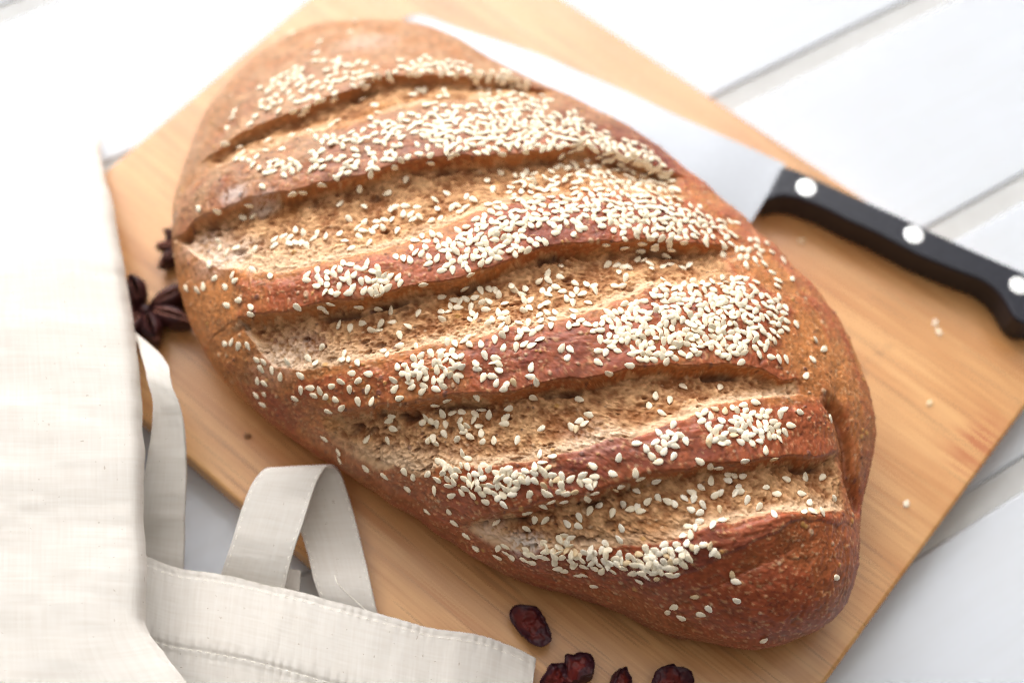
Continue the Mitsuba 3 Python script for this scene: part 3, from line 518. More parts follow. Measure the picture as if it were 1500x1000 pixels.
LNORM = np.array(meshkit.arrays((LV, LF), True)[2])[:LTOP]
LTREE = cKDTree(LV[:LTOP, :2])
SEEDS = np.array([582,1357,597,1357,536,1331,524,1329,563,1345,548,1350,515,1340,535,1358,622,1337,610,1341,545,1323,497,1322,514,1314,495,1336,508,1356,532,1306,495,1311,480,1327,605,1412,544,1385,477,1313,377,1529,504,1296,477,1342,486,1299,472,1355,438,1561,464,1334,524,1382,418,1576,327,1566,314,1524,449,1341,452,1310,453,1590,445,1322,493,1288,480,1580,559,1405,468,1302,437,1598,402,1595,511,1281,342,1501,433,1317,469,1292,632,1431,433,1333,483,1609,556,1575,449,1300,437,1307,427,1615,472,1616,255,1543,452,1615,424,1345,251,1474,263,1517,265,1500,253,1492,376,1610,230,1521,244,1505,451,1289,541,1410,209,1476,454,1632,571,1427,483,1634,687,1283,674,1300,435,1297,225,1502,408,1332,569,1450,515,1627,197,1510,461,1278,172,1515,170,1477,172,1492,186,1472,411,1315,545,1457,144,1517,157,1505,469,1645,419,1306,396,1325,393,1522,497,1643,142,1497,129,1535,436,1647,124,1491,137,1468,581,1629,123,1520,615,1577,438,1286,267,1478,111,1533,578,1474,128,1475,694,1240,420,1294,597,1640,96,1502,583,1645,92,1523,114,1546,627,1468,783,1466,497,1473,551,1489,398,1313,140,1567,94,1538,615,1635,75,1504,524,1488,379,1331,58,1516,477,1674,690,1597,591,1574,478,1480,59,1504,404,1450,66,1526,617,1651,634,1641,379,1317,83,1470,354,1405,38,1519,601,1665,349,1375,583,1670,374,1454,44,1500,545,1509,422,1478,328,1496,353,1339,394,1463,361,1324,576,1245,614,1508,247,1471,105,1578,452,1489,25,1498,21,1525,43,1485,628,1666,628,1516,621,1218,741,1488,369,1308,706,1503,318,1348,344,1329,21,1508,579,1687,325,1444,21,1536,610,1683,395,1294,126,1452,34,1472,351,1317,655,1666,4,1527,558,1695,302,1348,675,1651,82,1442,312,1337,574,1528,19,1486,-3,1517,78,1764,14,1759,417,1278,10,1495,144,1457,284,1342,673,1521,272,1348,651,1682,443,1530,-13,1741,-7,1749,313,1368,181,1466,389,1507,331,1323,60,1779,554,1713,8,1472,690,1665,-16,1526,-17,1511,-8,1495,709,1656,618,1706,601,1551,671,1682,256,1344,356,1471,14,1449,686,1529,315,1326,203,1656,284,1805,-35,1758,706,1676,587,1716,61,1805,-3,1466,567,1724,602,1209,269,1337,751,1640,663,1698,287,1330,-30,1497,-38,1538,-17,1477,261,1452,691,1683,227,1673,650,1558,650,1708,732,1663,-48,1777,233,1435,-32,1793,324,1314,232,1412,-52,1515,524,1224,683,1698,-35,1485,253,1834,199,1417,684,1545,-75,1773,339,1304,37,1620,163,1841,-47,1498,-61,1536,238,1336,-49,1811,288,1469,-32,1812,343,1834,232,1344,211,1682,190,1667,304,1319,680,1712,253,1333,274,1324,879,1495,652,1575,202,1371,104,1655,598,1741,-65,1490,-69,1508,-43,1828,446,1719,-53,1479,220,1339,-74,1527,717,1696,667,1723,-53,1552,740,1682,213,1384,170,1866,237,1703,671,1575,-93,1798,-139,1802,629,1740,311,1309,-74,1498,206,1346,-75,1835,145,1869,272,1866,704,1712,796,1538,780,1624,736,1696,-100,1813,194,1390,549,1203,-41,1461,211,1367,184,1379,58,1871,-88,1521,182,1359,252,1871,764,1553,509,1215,289,1313,375,1857,687,1733,181,1350,147,1357,696,1579,-144,1782,13,1865,-151,1773,-153,1807,347,1871,193,1337,-90,1507,-168,1797,-190,1752,37,1874,259,1317,307,1877,-100,1549,-171,1780,135,1427,165,1351,763,1690,731,1716,704,1730,222,1329,289,1886,-208,1743,-180,1791,-23,1863,80,1890,906,1504,-169,1817,753,1708,-78,1479,-199,1766,-190,1777,-29,1624,-4,1669,-107,1520,-61,1618,666,1747,143,1349,106,1428,-160,1829,-193,1802,363,1880,392,1865,137,1372,781,1691,-144,1835,276,1901,171,1342,653,1758,350,1890,413,1865,381,1879,255,1907,410,1745,-100,1498,-211,1798,-218,1770,797,1689,232,1320,298,1905,-29,1900,-188,1822,938,1509,18,1896,452,1865,-1,1688,772,1711,-89,1872,-203,1816,753,1726,797,1167,400,1883,317,1911,691,1755,-50,1887,-241,1776,-103,1577,281,1919,-247,1790,209,1750,437,1880,-247,1741,-220,1816,376,1897,-244,1755,-119,1559,470,1767,428,1776,899,1533,422,1883,-256,1779,335,1912,-68,1645,21,1913,-121,1871,714,1751,298,1922,-128,1545,-264,1789,57,1914,730,1744,-252,1801,-204,1836,-186,1839,85,1410,684,1770,-118,1592,5,1715,172,1331,73,1749,315,1928,129,1344,794,1710,404,1900,147,1339,-135,1532,457,1888,238,1934,39,1922,-172,1851,252,1935,-284,1787,789,1727,994,1346,337,1930,-279,1752,776,1735,-259,1816,474,1882,-147,1547,-20,1920,440,1900,368,1915,77,1931,-274,1808,-100,1637,-288,1766,754,1748,262,1306,353,1926,387,1914,-77,1665,-136,1519,-290,1779,876,1557,-297,1798,-203,1853,-110,1494,110,1940,-140,1884,-164,1553,303,1941,814,1713,-112,1667,-308,1788,162,1946,-120,1651,-233,1847,182,1949,406,1918,743,1763,380,1932,-261,1840,-281,1831,369,1940,-50,1701,-165,1877,-306,1812,-314,1726,215,1954,240,1954,-92,1685,468,1910,319,1949,287,1953,-176,1727,87,1360,354,1946,-127,1896,-126,1667,-172,1542,-158,1527,337,1950,418,1932,-172,1567,183,1320,111,1345,499,1898,-89,1729,-330,1750,-139,1632,441,1927,-328,1808,519,1894,-130,1680,830,1596,-90,1701,763,1768,-337,1775,724,1789,92,1350,308,1961,-188,1882,259,1964,490,1923,473,1927,373,1958,-151,1512,195,1965,393,1950,43,1950,203,1315,409,1948,16,1948,432,1943,-33,1938,462,1935,281,1970,833,1738,80,1959,799,1765,336,1968,547,1907,533,1913,245,1305,451,1948,387,1969,-129,1707,426,1962,-141,1491,174,1978,112,1968,490,1941,-177,1649,472,1951,411,1968,509,1933,-5,1428,378,1981,-189,1579,87,1341,-75,1948,-74,1718,299,1982,-187,1531,447,1965,28,1372,267,1986,108,1336,533,1932,-176,1675,323,1988,494,1959,342,1988,361,1989,431,1980,622,1912,287,1991,555,1933,813,1785,-277,1874,-414,1793,508,1953,605,1919,-202,1628,-208,1637,391,1993,512,1824,-157,1708,446,1984,-63,1961,525,1949,466,1976,586,1934,-397,1724,-200,1678,296,1286,-187,1708,548,1948,639,1913,573,1939,-17,1965,-412,1755,676,1901,440,1998,-363,1851,-36,1967,-210,1719,334,2004,74,1982,-223,1637,274,2006,538,1961,356,2007,521,1965,-218,1685,297,2008,96,1993,396,2011,610,1937,569,1957,312,2014,-216,1548,508,1976,658,1925,641,1931,592,1950,31,1361,-443,1778,47,1349,469,1996,376,2017,-235,1699,622,1836,174,2004,538,1979,459,2008,119,1997,441,2018,555,1975,862,1787,632,1943,-193,1509,340,2020,-449,1827,415,2025,-46,1988,6,1371,-29,1987,684,1933,622,1957,670,1940,652,1947,553,1988,590,1970,-439,1727,-243,1687,531,1993,-330,1882,-465,1800,357,2027,609,1968,516,1999,475,2015,-466,1758,431,2028,496,2007,-377,1866,894,1623,585,1987,44,2008,545,2002,30,2003,463,2028,983,1574,322,2039,76,2016,688,1951,-495,1779,344,2040,673,1959,-343,2049,640,1974,416,2043,605,1990,531,2013,565,2010,623,1984,658,1968,585,2002,-378,2037,-411,2023,732,1936,-110,1977,-130,1971,-394,2032,484,2034,-428,2023,520,2029,-274,2051,447,2044,359,2049,92,2029,691,1969,-333,1916,-448,2026,-212,1968,543,2029,170,2036,-495,2017,-479,1843,-223,2095,-192,2099,-310,1941,379,2057,624,2002,604,2010,-415,2041,-147,1464,582,2020,-149,2106,645,1993,-350,2068,722,1955,665,1985,-499,1841,564,2030,-389,2055,509,2041,-138,2092,473,2050,215,2041,-405,2058,-422,2058,-212,2111,-31,2024,-488,1717,599,2030,-483,2036,719,1982,-262,1550,621,2020,-523,1772,-159,2119,-125,1993,-460,2054,-393,2072,-84,2006,-376,2073,-266,2114,771,1939,-528,2017,-441,2060,26,2039,551,2048,582,2038,-288,1563,152,2051,734,1973,701,1992,-196,1991,-411,2076,665,2003,-493,1860,682,2000,750,1962,-109,2129,443,2065,407,2078,-216,1993,513,2059,-509,1739,-339,1707,-197,2126,643,2024,-427,2084,950,1635,490,2064,659,2021,424,2079,-548,2023,-408,2018,-331,1676,-134,2144,-497,2056,8,1362,-167,2009,621,2038,-414,2095,-119,2143,571,2054,719,2000,463,2072,-86,2140,-564,2020,46,2045,-171,2137,549,2063,97,2063,-525,2041,-241,2136,-483,2074,-156,2146,651,2039,702,2011,-348,1699,-267,2138,-285,1988,-517,2061,446,2084,-321,2126,794,1939,-78,2034,-61,2150,480,2077,-191,2014,-208,2146,-129,1441,198,2073,-102,2155,-78,2157,525,2078,-130,2015,-563,2047,-504,2077,167,2071,595,2056,504,2081,-456,2097,-361,1961,568,2071,-97,2033,544,2081,-346,1648,759,1985,-128,2162,-342,2132,717,2021,611,2056,415,2100,-289,2150,630,2056,-186,2162,-154,2167,473,2093,-163,2029,702,2034,442,2104,-56,2169,-12,2170,-120,2045,-540,1752,-475,2098,687,2040,-91,1411,-148,2040,-547,1997,-209,2165,-26,2176,-227,2163,-594,2043,-89,2173,-307,2154,-111,2173,180,2085,138,2079,-449,2116,-580,2055,-566,2067,18,2065,-69,2177,-182,2037,650,2062,746,2015,-531,1719,589,2074,5,2183,494,2098,-546,2080,-647,1986,-395,1960,-561,1770,-365,2140,666,2058,25,2184,235,2090,-50,2062,-120,2189,-419,1941,432,2117,-399,1943,119,2094,79,2081,624,2074,-241,2177,-99,2193,737,2030,821,1950,-580,1845,525,2103,-529,2097,-54,2191,-13,2195,583,2090,-281,2173,-3,2078,-177,2187,-197,2185,-222,2184,-502,2113,687,2058,101,2086,611,2083,-594,2072,-148,2196,-13,2086,-567,2087,767,2008,295,2111,472,2117,-368,2000,644,2080,48,2205,-130,2208,28,2086,-593,1779,-106,2072,782,2000,490,2118,453,2127,-41,2205,545,2109,-626,2065,725,2052,-580,1761,-108,2211,627,2094,-60,1387,-76,2211,-322,2172,-167,2205,33,2216,707,2062,601,2098,520,2123,683,2075,573,2108,-250,2197,-550,2104,-80,2080,-63,2078,-487,1949,75,2218,-625,1813,969,1807,-212,2201,-524,2121,-32,2221,-220,2051,-7,2217,-73,2229,-279,1534,318,2118,-49,2222,57,2224,-184,2212,-149,2217,-120,2225,-452,1966,231,2111,-89,2233,209,2117,8,2229,176,2116,666,2093,-628,2083,-464,1998,-599,2098,591,2115,563,2124,-411,1658,-568,1895,-281,2198,-15,2234,889,1920,95,2121,-169,2227,-606,1864,778,2032,651,2103,-521,1960,-577,1994,679,2096,-39,2249,-620,1778,68,2118,-76,2248,620,2112,326,2145,-214,1480,794,2022,-314,2202,-58,2254,1,2251,-153,2074,745,2070,534,2141,703,2092,-350,1566,-150,2238,130,2136,722,2085,-265,2225,440,2148,106,2253,590,2135,-131,2246,-241,2222,640,2118,-26,2268,-109,2257,-408,2013,10,2267,-45,2269,-294,2218,573,2146,759,2071,631,2131,-3,2273,161,2257,504,2146,668,2119,-73,2272,29,2271,691,2113,92,2148,-190,2245,53,2275,-164,2255,-565,1992,-671,1859,116,2273,-128,2265,733,2105,11,2286,-90,2278,-14,2291,780,2064,806,2043,99,2281,306,2168,-59,2288,658,2136,560,2160,795,2061,-115,2279,-29,2295,174,2280,84,2289,31,2294,723,2118,50,2295,678,2138,-640,1765,626,2152,-507,2179,-689,1823,-139,2285,770,2094,697,2136,69,2299,-453,2199,131,2176,644,2152,117,2302,101,2303,188,2284,590,2170,20,2307,-112,2298,317,2265,135,2300,671,2156,-69,2307,614,2166,714,2140,533,2170,-412,1597,912,1983,177,2299,244,2297,-798,2007,159,2305,43,2315,-796,1988,825,2062,791,2092,757,2121,-747,2096,-31,2319,310,2286,75,2319,-12,2325,131,2320,-92,2316,282,2293,-721,1844,406,2196,807,2087,689,2161,638,2175,176,2320,321,2196,5,2326,778,2120,235,2314,791,2110,656,2174,308,2306,-374,2249,354,2287,57,2334,-750,1869,-55,2337,-74,2332,102,2335,337,2201,351,2301,263,2250,747,2152,122,2339,-531,2214,-489,2230,219,2329,272,2206,300,2205,193,2334,830,2091,250,2329,-479,2247,-546,1678,775,2139,34,2344,728,2164,398,2286,142,2343,14,2346,271,2323,387,2294,-274,2290,-772,1878,290,2323,324,2318,-756,1854,401,2221,681,2186,163,2351,-453,2250,409,2298,382,2312,-502,1646,-802,1915,431,2293,362,2320,-311,2300,-331,2293,822,2118,804,2133,719,2182,268,2343,60,2359,219,2352,309,2332,88,2358,625,2201,105,2360,1,2364,-247,2304,-843,2037,-104,2350,770,2159,457,2295,-420,2267,-498,2262,-744,1818,42,2367,196,2358,23,2367,862,2091,332,2339,288,2347,405,2318,138,2364,-551,2243,658,2202,232,2362,257,2359,157,2370,795,2155,312,2352,-77,2361,-12,2374,925,2058,-339,2313,181,2369,445,2225,-190,2331,56,2382,124,2375,500,2297,320,2259,368,2342,463,2314,-768,1830,-444,2272,199,2379,460,2290,429,2328,352,2352,-650,2208,44,2389,485,2308,-810,2131,385,2240,277,2366,680,2213,-27,2374,214,2376,954,2036,331,2361,-593,2238,830,2142,99,2386,387,2346,-395,2296,231,2383,-861,2100,504,2231,414,2341,-363,2318,375,2279,-744,1799,-633,2231,-480,2289,-173,2349,-837,1924,452,2334,702,2216,135,2393,84,2396,468,2239,293,2380,366,2245,411,2286,312,2377,525,2241,407,2356,268,2386,379,2363,120,2398,-496,1635,734,2210,-669,2222,509,2319,364,2373,-217,2348,-152,2375,-688,2220,-261,2342,332,2383,-623,2250,485,2329,-420,2301,-707,2218,440,2353,534,2324,428,2361,471,2340,160,2399,399,2373,-442,2298,-886,2038,-323,2346,-873,2122,220,2402,-201,2359,809,2180,193,2404,-668,2256,302,2400,373,2274,572,2313,259,2407,-360,2350,381,2385,240,2408,507,2340,464,2357,-863,1941,-530,2303,280,2407,175,2415,448,2374,415,2387,352,2399,-28,2405,469,2287,-711,2242,325,2406,490,2354,-755,2216,-391,2349,370,2401,-407,2344,210,2424,543,2343,-462,2452,411,2281,-582,2418,-569,2427,-897,2096,-482,2451,-546,2434,158,2425,-775,1807,389,2407,-477,2437,471,2379,-175,2394,527,2358,-753,1786,-44,2417,410,2407,490,2376,576,2337,236,2432,-757,2241,-271,2383,-386,2485,297,2427,-886,1943,458,2281,-419,2485,-531,2457,-478,2470,-565,2450,429,2410,-817,2212,-439,2484,-732,2253,255,2435,462,2397,-696,2274,-489,2351,-366,2499,191,2446,-554,2461,445,2406,345,2427,-96,2428,-297,2511,510,2386,808,2223,-408,2502,366,2428,569,2356,-334,2513,223,2450,-469,2488,-523,2475,706,2279,483,2401,385,2430,22,2431,-625,2404,-549,2480,278,2446,-435,2508,-239,2412,-7,2434,-249,2526,-221,2524,69,2444,-629,2458,531,2387,598,2352,547,2380,-587,2484,-481,2509,406,2437,-236,2517,97,2449,-309,2538,-422,2522,500,2408,-529,2501,-571,2495,47,2449,-211,2542,-939,2132,325,2451,464,2424,-244,2543,-652,2464,306,2456,631,2340,-406,2471,-566,2366,-667,2453,-274,2547,635,2311,635,2332,-40,2448,241,2463,689,2306,-423,2406,-412,2538,-189,2547,2,2460,347,2454,-155,2538,-613,2491,264,2465,-395,2546,-343,2550,814,2251,-535,2522,-495,2526,521,2413,443,2439,366,2456,-642,2485,-227,2558,156,2463,-128,2543,588,2374,-705,2461,81,2465,-253,2563,-814,2402,385,2458,25,2461,-270,2570,-295,2566,-171,2564,572,2389,-750,2440,-663,2488,-727,2455,-687,2388,-446,2551,401,2458,-963,2178,555,2407,-296,2500,-191,2571,-7,2475,-116,2472,494,2431,660,2346,-884,2231,-468,2556,-657,2503,-27,2472,539,2421,-119,2560,712,2317,29,2482,-393,2573,679,2335,-78,2552,-438,2570,-512,2418,-575,2538,-310,2583,-235,2581,101,2477,-328,2583,-248,2584,797,2280,433,2458,-522,2559,-97,2564,-214,2581,-371,2459,-717,2482,290,2482,-144,2576,-542,2556,-642,2521,645,2369,-280,2588,212,2489,-754,2463,574,2408,740,2313,232,2489,-739,2476,516,2437,-978,2121,606,2395,-911,2221,-673,2518,-176,2588,-265,2597,-295,2599,-356,2595,-789,2457,-504,2571,13,2491,-811,2452,-566,2559,465,2457,83,2492,-407,2590,-718,2379,-737,2495,768,2308,-311,2605,486,2453,698,2344,-430,2589,-155,2595,-762,2482,-330,2607,258,2498,-600,2556,-57,2576,160,2495,631,2386,-538,2578,-482,2587,-612,2552,-135,2596,-453,2594,-5,2572,-779,2478,62,2504,-249,2611,377,2486,-87,2590,562,2436,-421,2607,-372,2614,-226,2614,598,2414,177,2506,-803,2475,720,2349,-266,2618,-167,2612,-67,2590,421,2483,126,2505,-186,2618,-998,2119,-6,2507,-285,2621,361,2490,-585,2576,-117,2607,549,2448,-30,2590,402,2491,-147,2618,-401,2619,-440,2615,-31,2508,-6,2588,-48,2596,-940,2243,-209,2624,-783,2498,-837,2475,-645,2561,-610,2575,-96,2609,455,2479,-304,2631,-359,2633,-253,2635,-520,2605,-272,2638,-324,2633,13,2595,-802,2496,674,2392,-633,2578,-558,2597,-169,2637,758,2341,-60,2612,866,2284,-81,2619,591,2438,-78,2520,98,2519,-129,2630,659,2397,528,2468,-192,2644,50,2595,-342,2641,-108,2628,1,2609,-29,2614,322,2505,-846,2345,27,2525,-209,2647,-387,2645,-426,2635,-291,2648,142,2528,33,2607,631,2418,71,2603,-860,2367,494,2485,-232,2652,-494,2623,-459,2631,234,2526,212,2530,18,2619,81,2538,-257,2658,-948,2271,-91,2639,-45,2630,-668,2583,-161,2659,478,2493,-862,2493,-128,2653,-407,2654,-281,2661,191,2535,276,2521,3,2533,-143,2661,-108,2653,-959,2346,-196,2666,-447,2645,-480,2642,102,2613,82,2622,253,2540,66,2627,310,2525,647,2422,345,2515,168,2540,-5,2635,-71,2652,-28,2639,-222,2674,-327,2670,295,2531,-351,2671,119,2626,-776,2550,-880,2349,224,2552,-85,2661,-243,2676,-295,2678,-114,2673,-180,2678,-404,2672,27,2643,-272,2682,-310,2683,625,2447,-146,2685,-376,2680,-11,2655,-37,2662,753,2385,-58,2669,-1026,2370,86,2645,7,2654,-503,2663,145,2629,768,2374,-856,2528,563,2487,-123,2690,730,2404,43,2656,148,2644,127,2649,96,2566,-82,2685,165,2640,332,2538,-880,2519,26,2663,-191,2696,-162,2696,108,2654,72,2661,181,2639,134,2569,-257,2700,279,2554,644,2451,361,2538,-97,2695,181,2566,243,2565,-12,2678,221,2575,-236,2704,10,2678,-58,2692,-1047,2148,-300,2708,-29,2687,207,2640,-833,2559,59,2678,432,2534,24,2688,-905,2531,395,2540,220,2636,178,2663,452,2536,-72,2709,756,2414,117,2582,-44,2705,162,2669,120,2679,146,2677,196,2657,-331,2727,412,2547,13,2701,165,2635,45,2693,261,2643,241,2647,-13,2703,807,2385,271,2638,81,2689,-243,2729,-279,2732,-111,2722,-484,2696,266,2580,297,2636,-924,2535,-160,2728,255,2638,109,2605,161,2590,-224,2733,-140,2729,199,2592,-200,2735,-51,2721,102,2694,-630,2654,220,2664,466,2538,344,2637,139,2624,-85,2730,32,2711,325,2638,311,2634,-308,2743,-699,2636,668,2472,281,2653,153,2604,289,2634,-614,2673,330,2632,385,2627,359,2633,328,2579,-34,2730,847,2375,257,2668,57,2715,215,2684,1,2725,239,2676,137,2701,-182,2748,77,2715,195,2687,381,2638,348,2574,311,2657,406,2621,-122,2747,195,2619,-759,2626,493,2555,236,2604,-143,2757,111,2720,369,2630,-69,2747,279,2677,692,2478,359,2654,300,2672,161,2709,351,2633,341,2662,21,2737,43,2737,793,2428,290,2601,-46,2751,301,2633,398,2577,402,2644,380,2579,73,2743,427,2622,256,2697,230,2633,320,2632,190,2715,133,2730,473,2571,207,2713,-915,2575,328,2682,419,2586,234,2706,-156,2780,387,2627,252,2634,158,2734,-27,2765,-838,2619,442,2637,453,2585,347,2609,177,2734,-115,2779,-762,2711,437,2582,382,2673,126,2749,-76,2774,305,2628,399,2624,273,2631,448,2623,422,2657,37,2765,97,2757,365,2631,-93,2783,346,2633,383,2607,-58,2781,325,2620,-5,2774,19,2768,318,2705,403,2676,253,2725,-131,2794,82,2769,422,2621,477,2601,-977,2609,-721,2731,-694,2749,-811,2715,-294,2792,347,2703,468,2627,-505,2756,377,2697,-690,2763,149,2761,168,2761,-636,2784,208,2746,-755,2749,455,2616,-905,2677,-676,2761,405,2620,-932,2607,441,2618,-729,2725,-731,2759,-274,2806,-32,2799,-715,2772,-578,2815,-108,2813,-64,2809,-741,2716,-11,2805,-554,2826,128,2785,-890,2707,-655,2804,28,2799,10,2804,51,2802,-680,2810,-779,2772,-45,2819,-812,2759,-849,2740,-837,2754,-385,2813,-519,2852,-640,2775,-505,2861,-749,2798,-399,2874,-583,2845,-376,2876,-469,2869,-874,2744,-649,2833,-534,2857,-632,2840,147,2802,-143,2835,-717,2817,-559,2857,-548,2792,-296,2887,-670,2839,-167,2837,-611,2853,-541,2830,-90,2840,-705,2835,-69,2844,-449,2884,-742,2822,-287,2844,-250,2890,-268,2893,3,2837,-340,2898,-363,2897,-793,2804,-393,2900,-369,2842,23,2836,-855,2780,-987,2688,-30,2852,-410,2902,-882,2774,-464,2864,-835,2796,-668,2863,-586,2877,-352,2845,-14,2853,-431,2910,-566,2887,-767,2835,47,2843,-307,2914,-614,2884,-197,2903,-53,2865,-285,2918,-814,2824,-356,2926,-517,2906,-754,2851,-379,2924,-647,2884,-729,2865,-176,2909,-976,2730,-212,2917,-338,2931,-806,2846,-247,2928,-679,2896,66,2861,-869,2823,-400,2937,-322,2944,-270,2939,-652,2910,-298,2945,-764,2877,-783,2869,-554,2930,-833,2850,-974,2760,-227,2938,-597,2922,-187,2902,-858,2846,-616,2925,-144,2924,-807,2874,-375,2957,-640,2928,-440,2954,-173,2937,-580,2940,-660,2938,-899,2845,-789,2896,40,2887,-857,2870,-208,2957,-767,2906,-345,2969,-145,2920,-172,2894,-817,2899,-107,2893,-837,2887,-283,2972,-647,2955,-112,2941,-701,2948,-791,2923,-727,2947,-118,2933,-259,2977,-145,2904,-234,2976,-363,2988,-136,2958,-90,2948,-77,2957,-101,2940,-732,2992,-15,2954,-49,2963,-100,2987,-69,2959,-84,2984,-20,2949,-45,2956,-73,2949,-731,3069,-635,3130,-636,3231,-854,3181], float).reshape(-1, 2) / 10      # x, y in mm on the loaf, nearest first


def seed_frames():
    out = []
    _, near = LTREE.query(SEEDS, k=14)
    placed = cKDTree(SEEDS)
    for i, (x, y) in enumerate(SEEDS):
        nb = near[i]
        nrm = LNORM[nb].mean(0)
        nrm /= np.linalg.norm(nrm)
        z = np.max(LV[nb, 2]) * 0.5 + LV[nb[0], 2] * 0.5
        crowd = len(placed.query_ball_point([x, y], 1.9)) - 1
        earlier = sum(1 for j in placed.query_ball_point([x, y], 1.6) if j < i)
        out.append((seed_place(x, y, z, nrm, srng.uniform(0, 2 * math.pi), srng.normal(0, 0.10 + 0.09 * min(crowd, 2), 3), 0.20 + srng.normal(0, 0.10) + 0.34 * min(earlier, 2)),
                    srng.choice(8, p=[0.16, 0.18, 0.14, 0.16, 0.04, 0.14, 0.14, 0.04])))
    return out


FRAMES = seed_frames()
for M, k in FRAMES[:300]:
    scene[numbered("bread_loaf__sesame_seed")] = {**SEED_PLY[k], "to_world": T(M)}
vs, fs, o = [], [], 0
rest = [[], []]
for M, k in FRAMES[300:]:
    m = SEED_MESH[k]
    rest[1 if k in (4, 7) else 0].append(((m.vertices @ M[:3, :3].T + M[:3, 3]) * 1000, m.faces))
put("sesame_seeds", join(rest[0] + rest[1]), "sesame_cream", "bread_loaf", smooth=True)
labels["bread_loaf__sesame_seeds"] = {"kind": "stuff", "label": "cream sesame seeds baked onto the crust"}

for (x, y, z), yaw, m, label in [[[np.float64(145.5), np.float64(240.5), 10.0], 1.2, 1, 'pale loose sesame seed below the knife handle, upper one of a touching pair'], [[np.float64(146.4), np.float64(236.9), 10.0], 2.0, 0, 'pale loose sesame seed below the knife handle, lower one of a touching pair'], [[np.float64(131.6), np.float64(172.7), 10.0], 1.1, 1, 'single cream sesame seed lying alone near the board corner, right of the loaf'], [[np.float64(99.8), np.float64(269.5), 10.0], 0.4, 4, 'toasted sesame seed lying just below the knife bolster'], [[np.float64(141.6), np.float64(209.5), 10.0], 0.9, 4, 'toasted sesame seed on open board between knife handle and scorched patch']]:
    key = numbered("sesame_seed")
    scene[key] = {**SEED_PLY[m], "to_world": T(seed_place(x, y, z, (0, 0, 1), yaw, np.zeros(3), 0.38))}
    tag(key, label, "sesame seed", "loose sesame seeds on the board")


def crumb(x, y, z, r, seed):
    m = trimesh.creation.icosphere(3, r)
    v = np.array(m.vertices)
    v *= (1 + 0.8 * (meshkit.fbm(v / r * 1.1 + seed, 2, seed) - 0.5))[:, None] * np.array([1.2, 0.9, 0.65])
    return v + [x, y, z + r * 0.5], m.faces


for (x, y, z), r, label in [[[np.float64(166.8), np.float64(178.7), -3.3], 1.1, 'tiny dark crumb in the table groove right of the board'], [[np.float64(-83.5), np.float64(178.4), 10], 1.0, 'tiny brown crumb on the board between the loaf and the bag']]:
    tag(put("bread_crumb", crumb(x, y, z, r, int(r * 100)), "brown_crumb", smooth=True), label, "crumb")

# ---------------------------------------------------------------- the knife
tag("kitchen_knife", "kitchen knife with black riveted handle and wide steel blade tucked behind the loaf", "knife")


def blade():
    sp, ed = np.array([[93.1, 296.3, 17.0], [85.8, 300.0, 16.6], [71.0, 307.1, 16.0], [56.1, 314.1, 15.3], [41.9, 321.3, 14.7], [30.6, 326.8, 14.2], [15.1, 333.7, 13.6], [4.6, 338.8, 13.1], [-11.3, 344.6, 12.5], [-24.6, 348.9, 12.0], [-38.0, 353.9, 11.5], [-45.0, 356.1, 11.3], [-48.7, 355.5, 11.2], [-51.5, 352.3, 11.1]]), np.array([[79.8, 270.0, 16.2], [72.6, 273.9, 15.8], [58.0, 281.3, 15.3], [43.2, 288.6, 14.6], [29.2, 296.1, 14.1], [18.0, 301.9, 13.6], [2.6, 309.1, 13.1], [-7.6, 314.8, 12.6], [-22.0, 323.2, 12.1], [-33.9, 330.4, 11.6], [-44.2, 341.8, 11.2], [-48.6, 349.0, 11.0], [-50.7, 351.4, 11.0], [-51.7, 351.8, 10.9]])      # x, y, z along the spine and along the cutting edge, heel to tip
    k = len(sp)
    d = np.r_[0, np.cumsum(np.linalg.norm(np.diff(sp, axis=0), axis=1))]
    q = np.linspace(0, d[-1], 90)
    sp = CubicSpline(d, sp)(q)
    ed = PchipInterpolator(d, ed)(q)
    w = np.linspace(0, 1, 14)
    mid_ = sp[:, None] * (1 - w)[None, :, None] + ed[:, None] * w[None, :, None]
    th = (1.9 * (1 - w) ** 0.8 + 0.12)[None, :] * (1 - 0.5 * (q / q[-1]) ** 3)[:, None]
    up = mid_ + np.array([0, 0, 1.0]) * th[..., None] / 2
    lo = mid_ - np.array([0, 0, 1.0]) * th[..., None] / 2
    n, m = up.shape[:2]
    f = grid_faces(n, m)
    o = n * m
    e = np.r_[[i * m for i in range(n)], [(n - 1) * m + j for j in range(1, m)], [i * m + m - 1 for i in range(n - 2, -1, -1)], [j for j in range(m - 2, 0, -1)]]
    e2 = np.roll(e, -1)
    return np.vstack([up.reshape(-1, 3), lo.reshape(-1, 3)]), np.vstack([f, f[:, ::-1] + o, np.stack([e, e + o, e2 + o], 1), np.stack([e, e2 + o, e2], 1)])


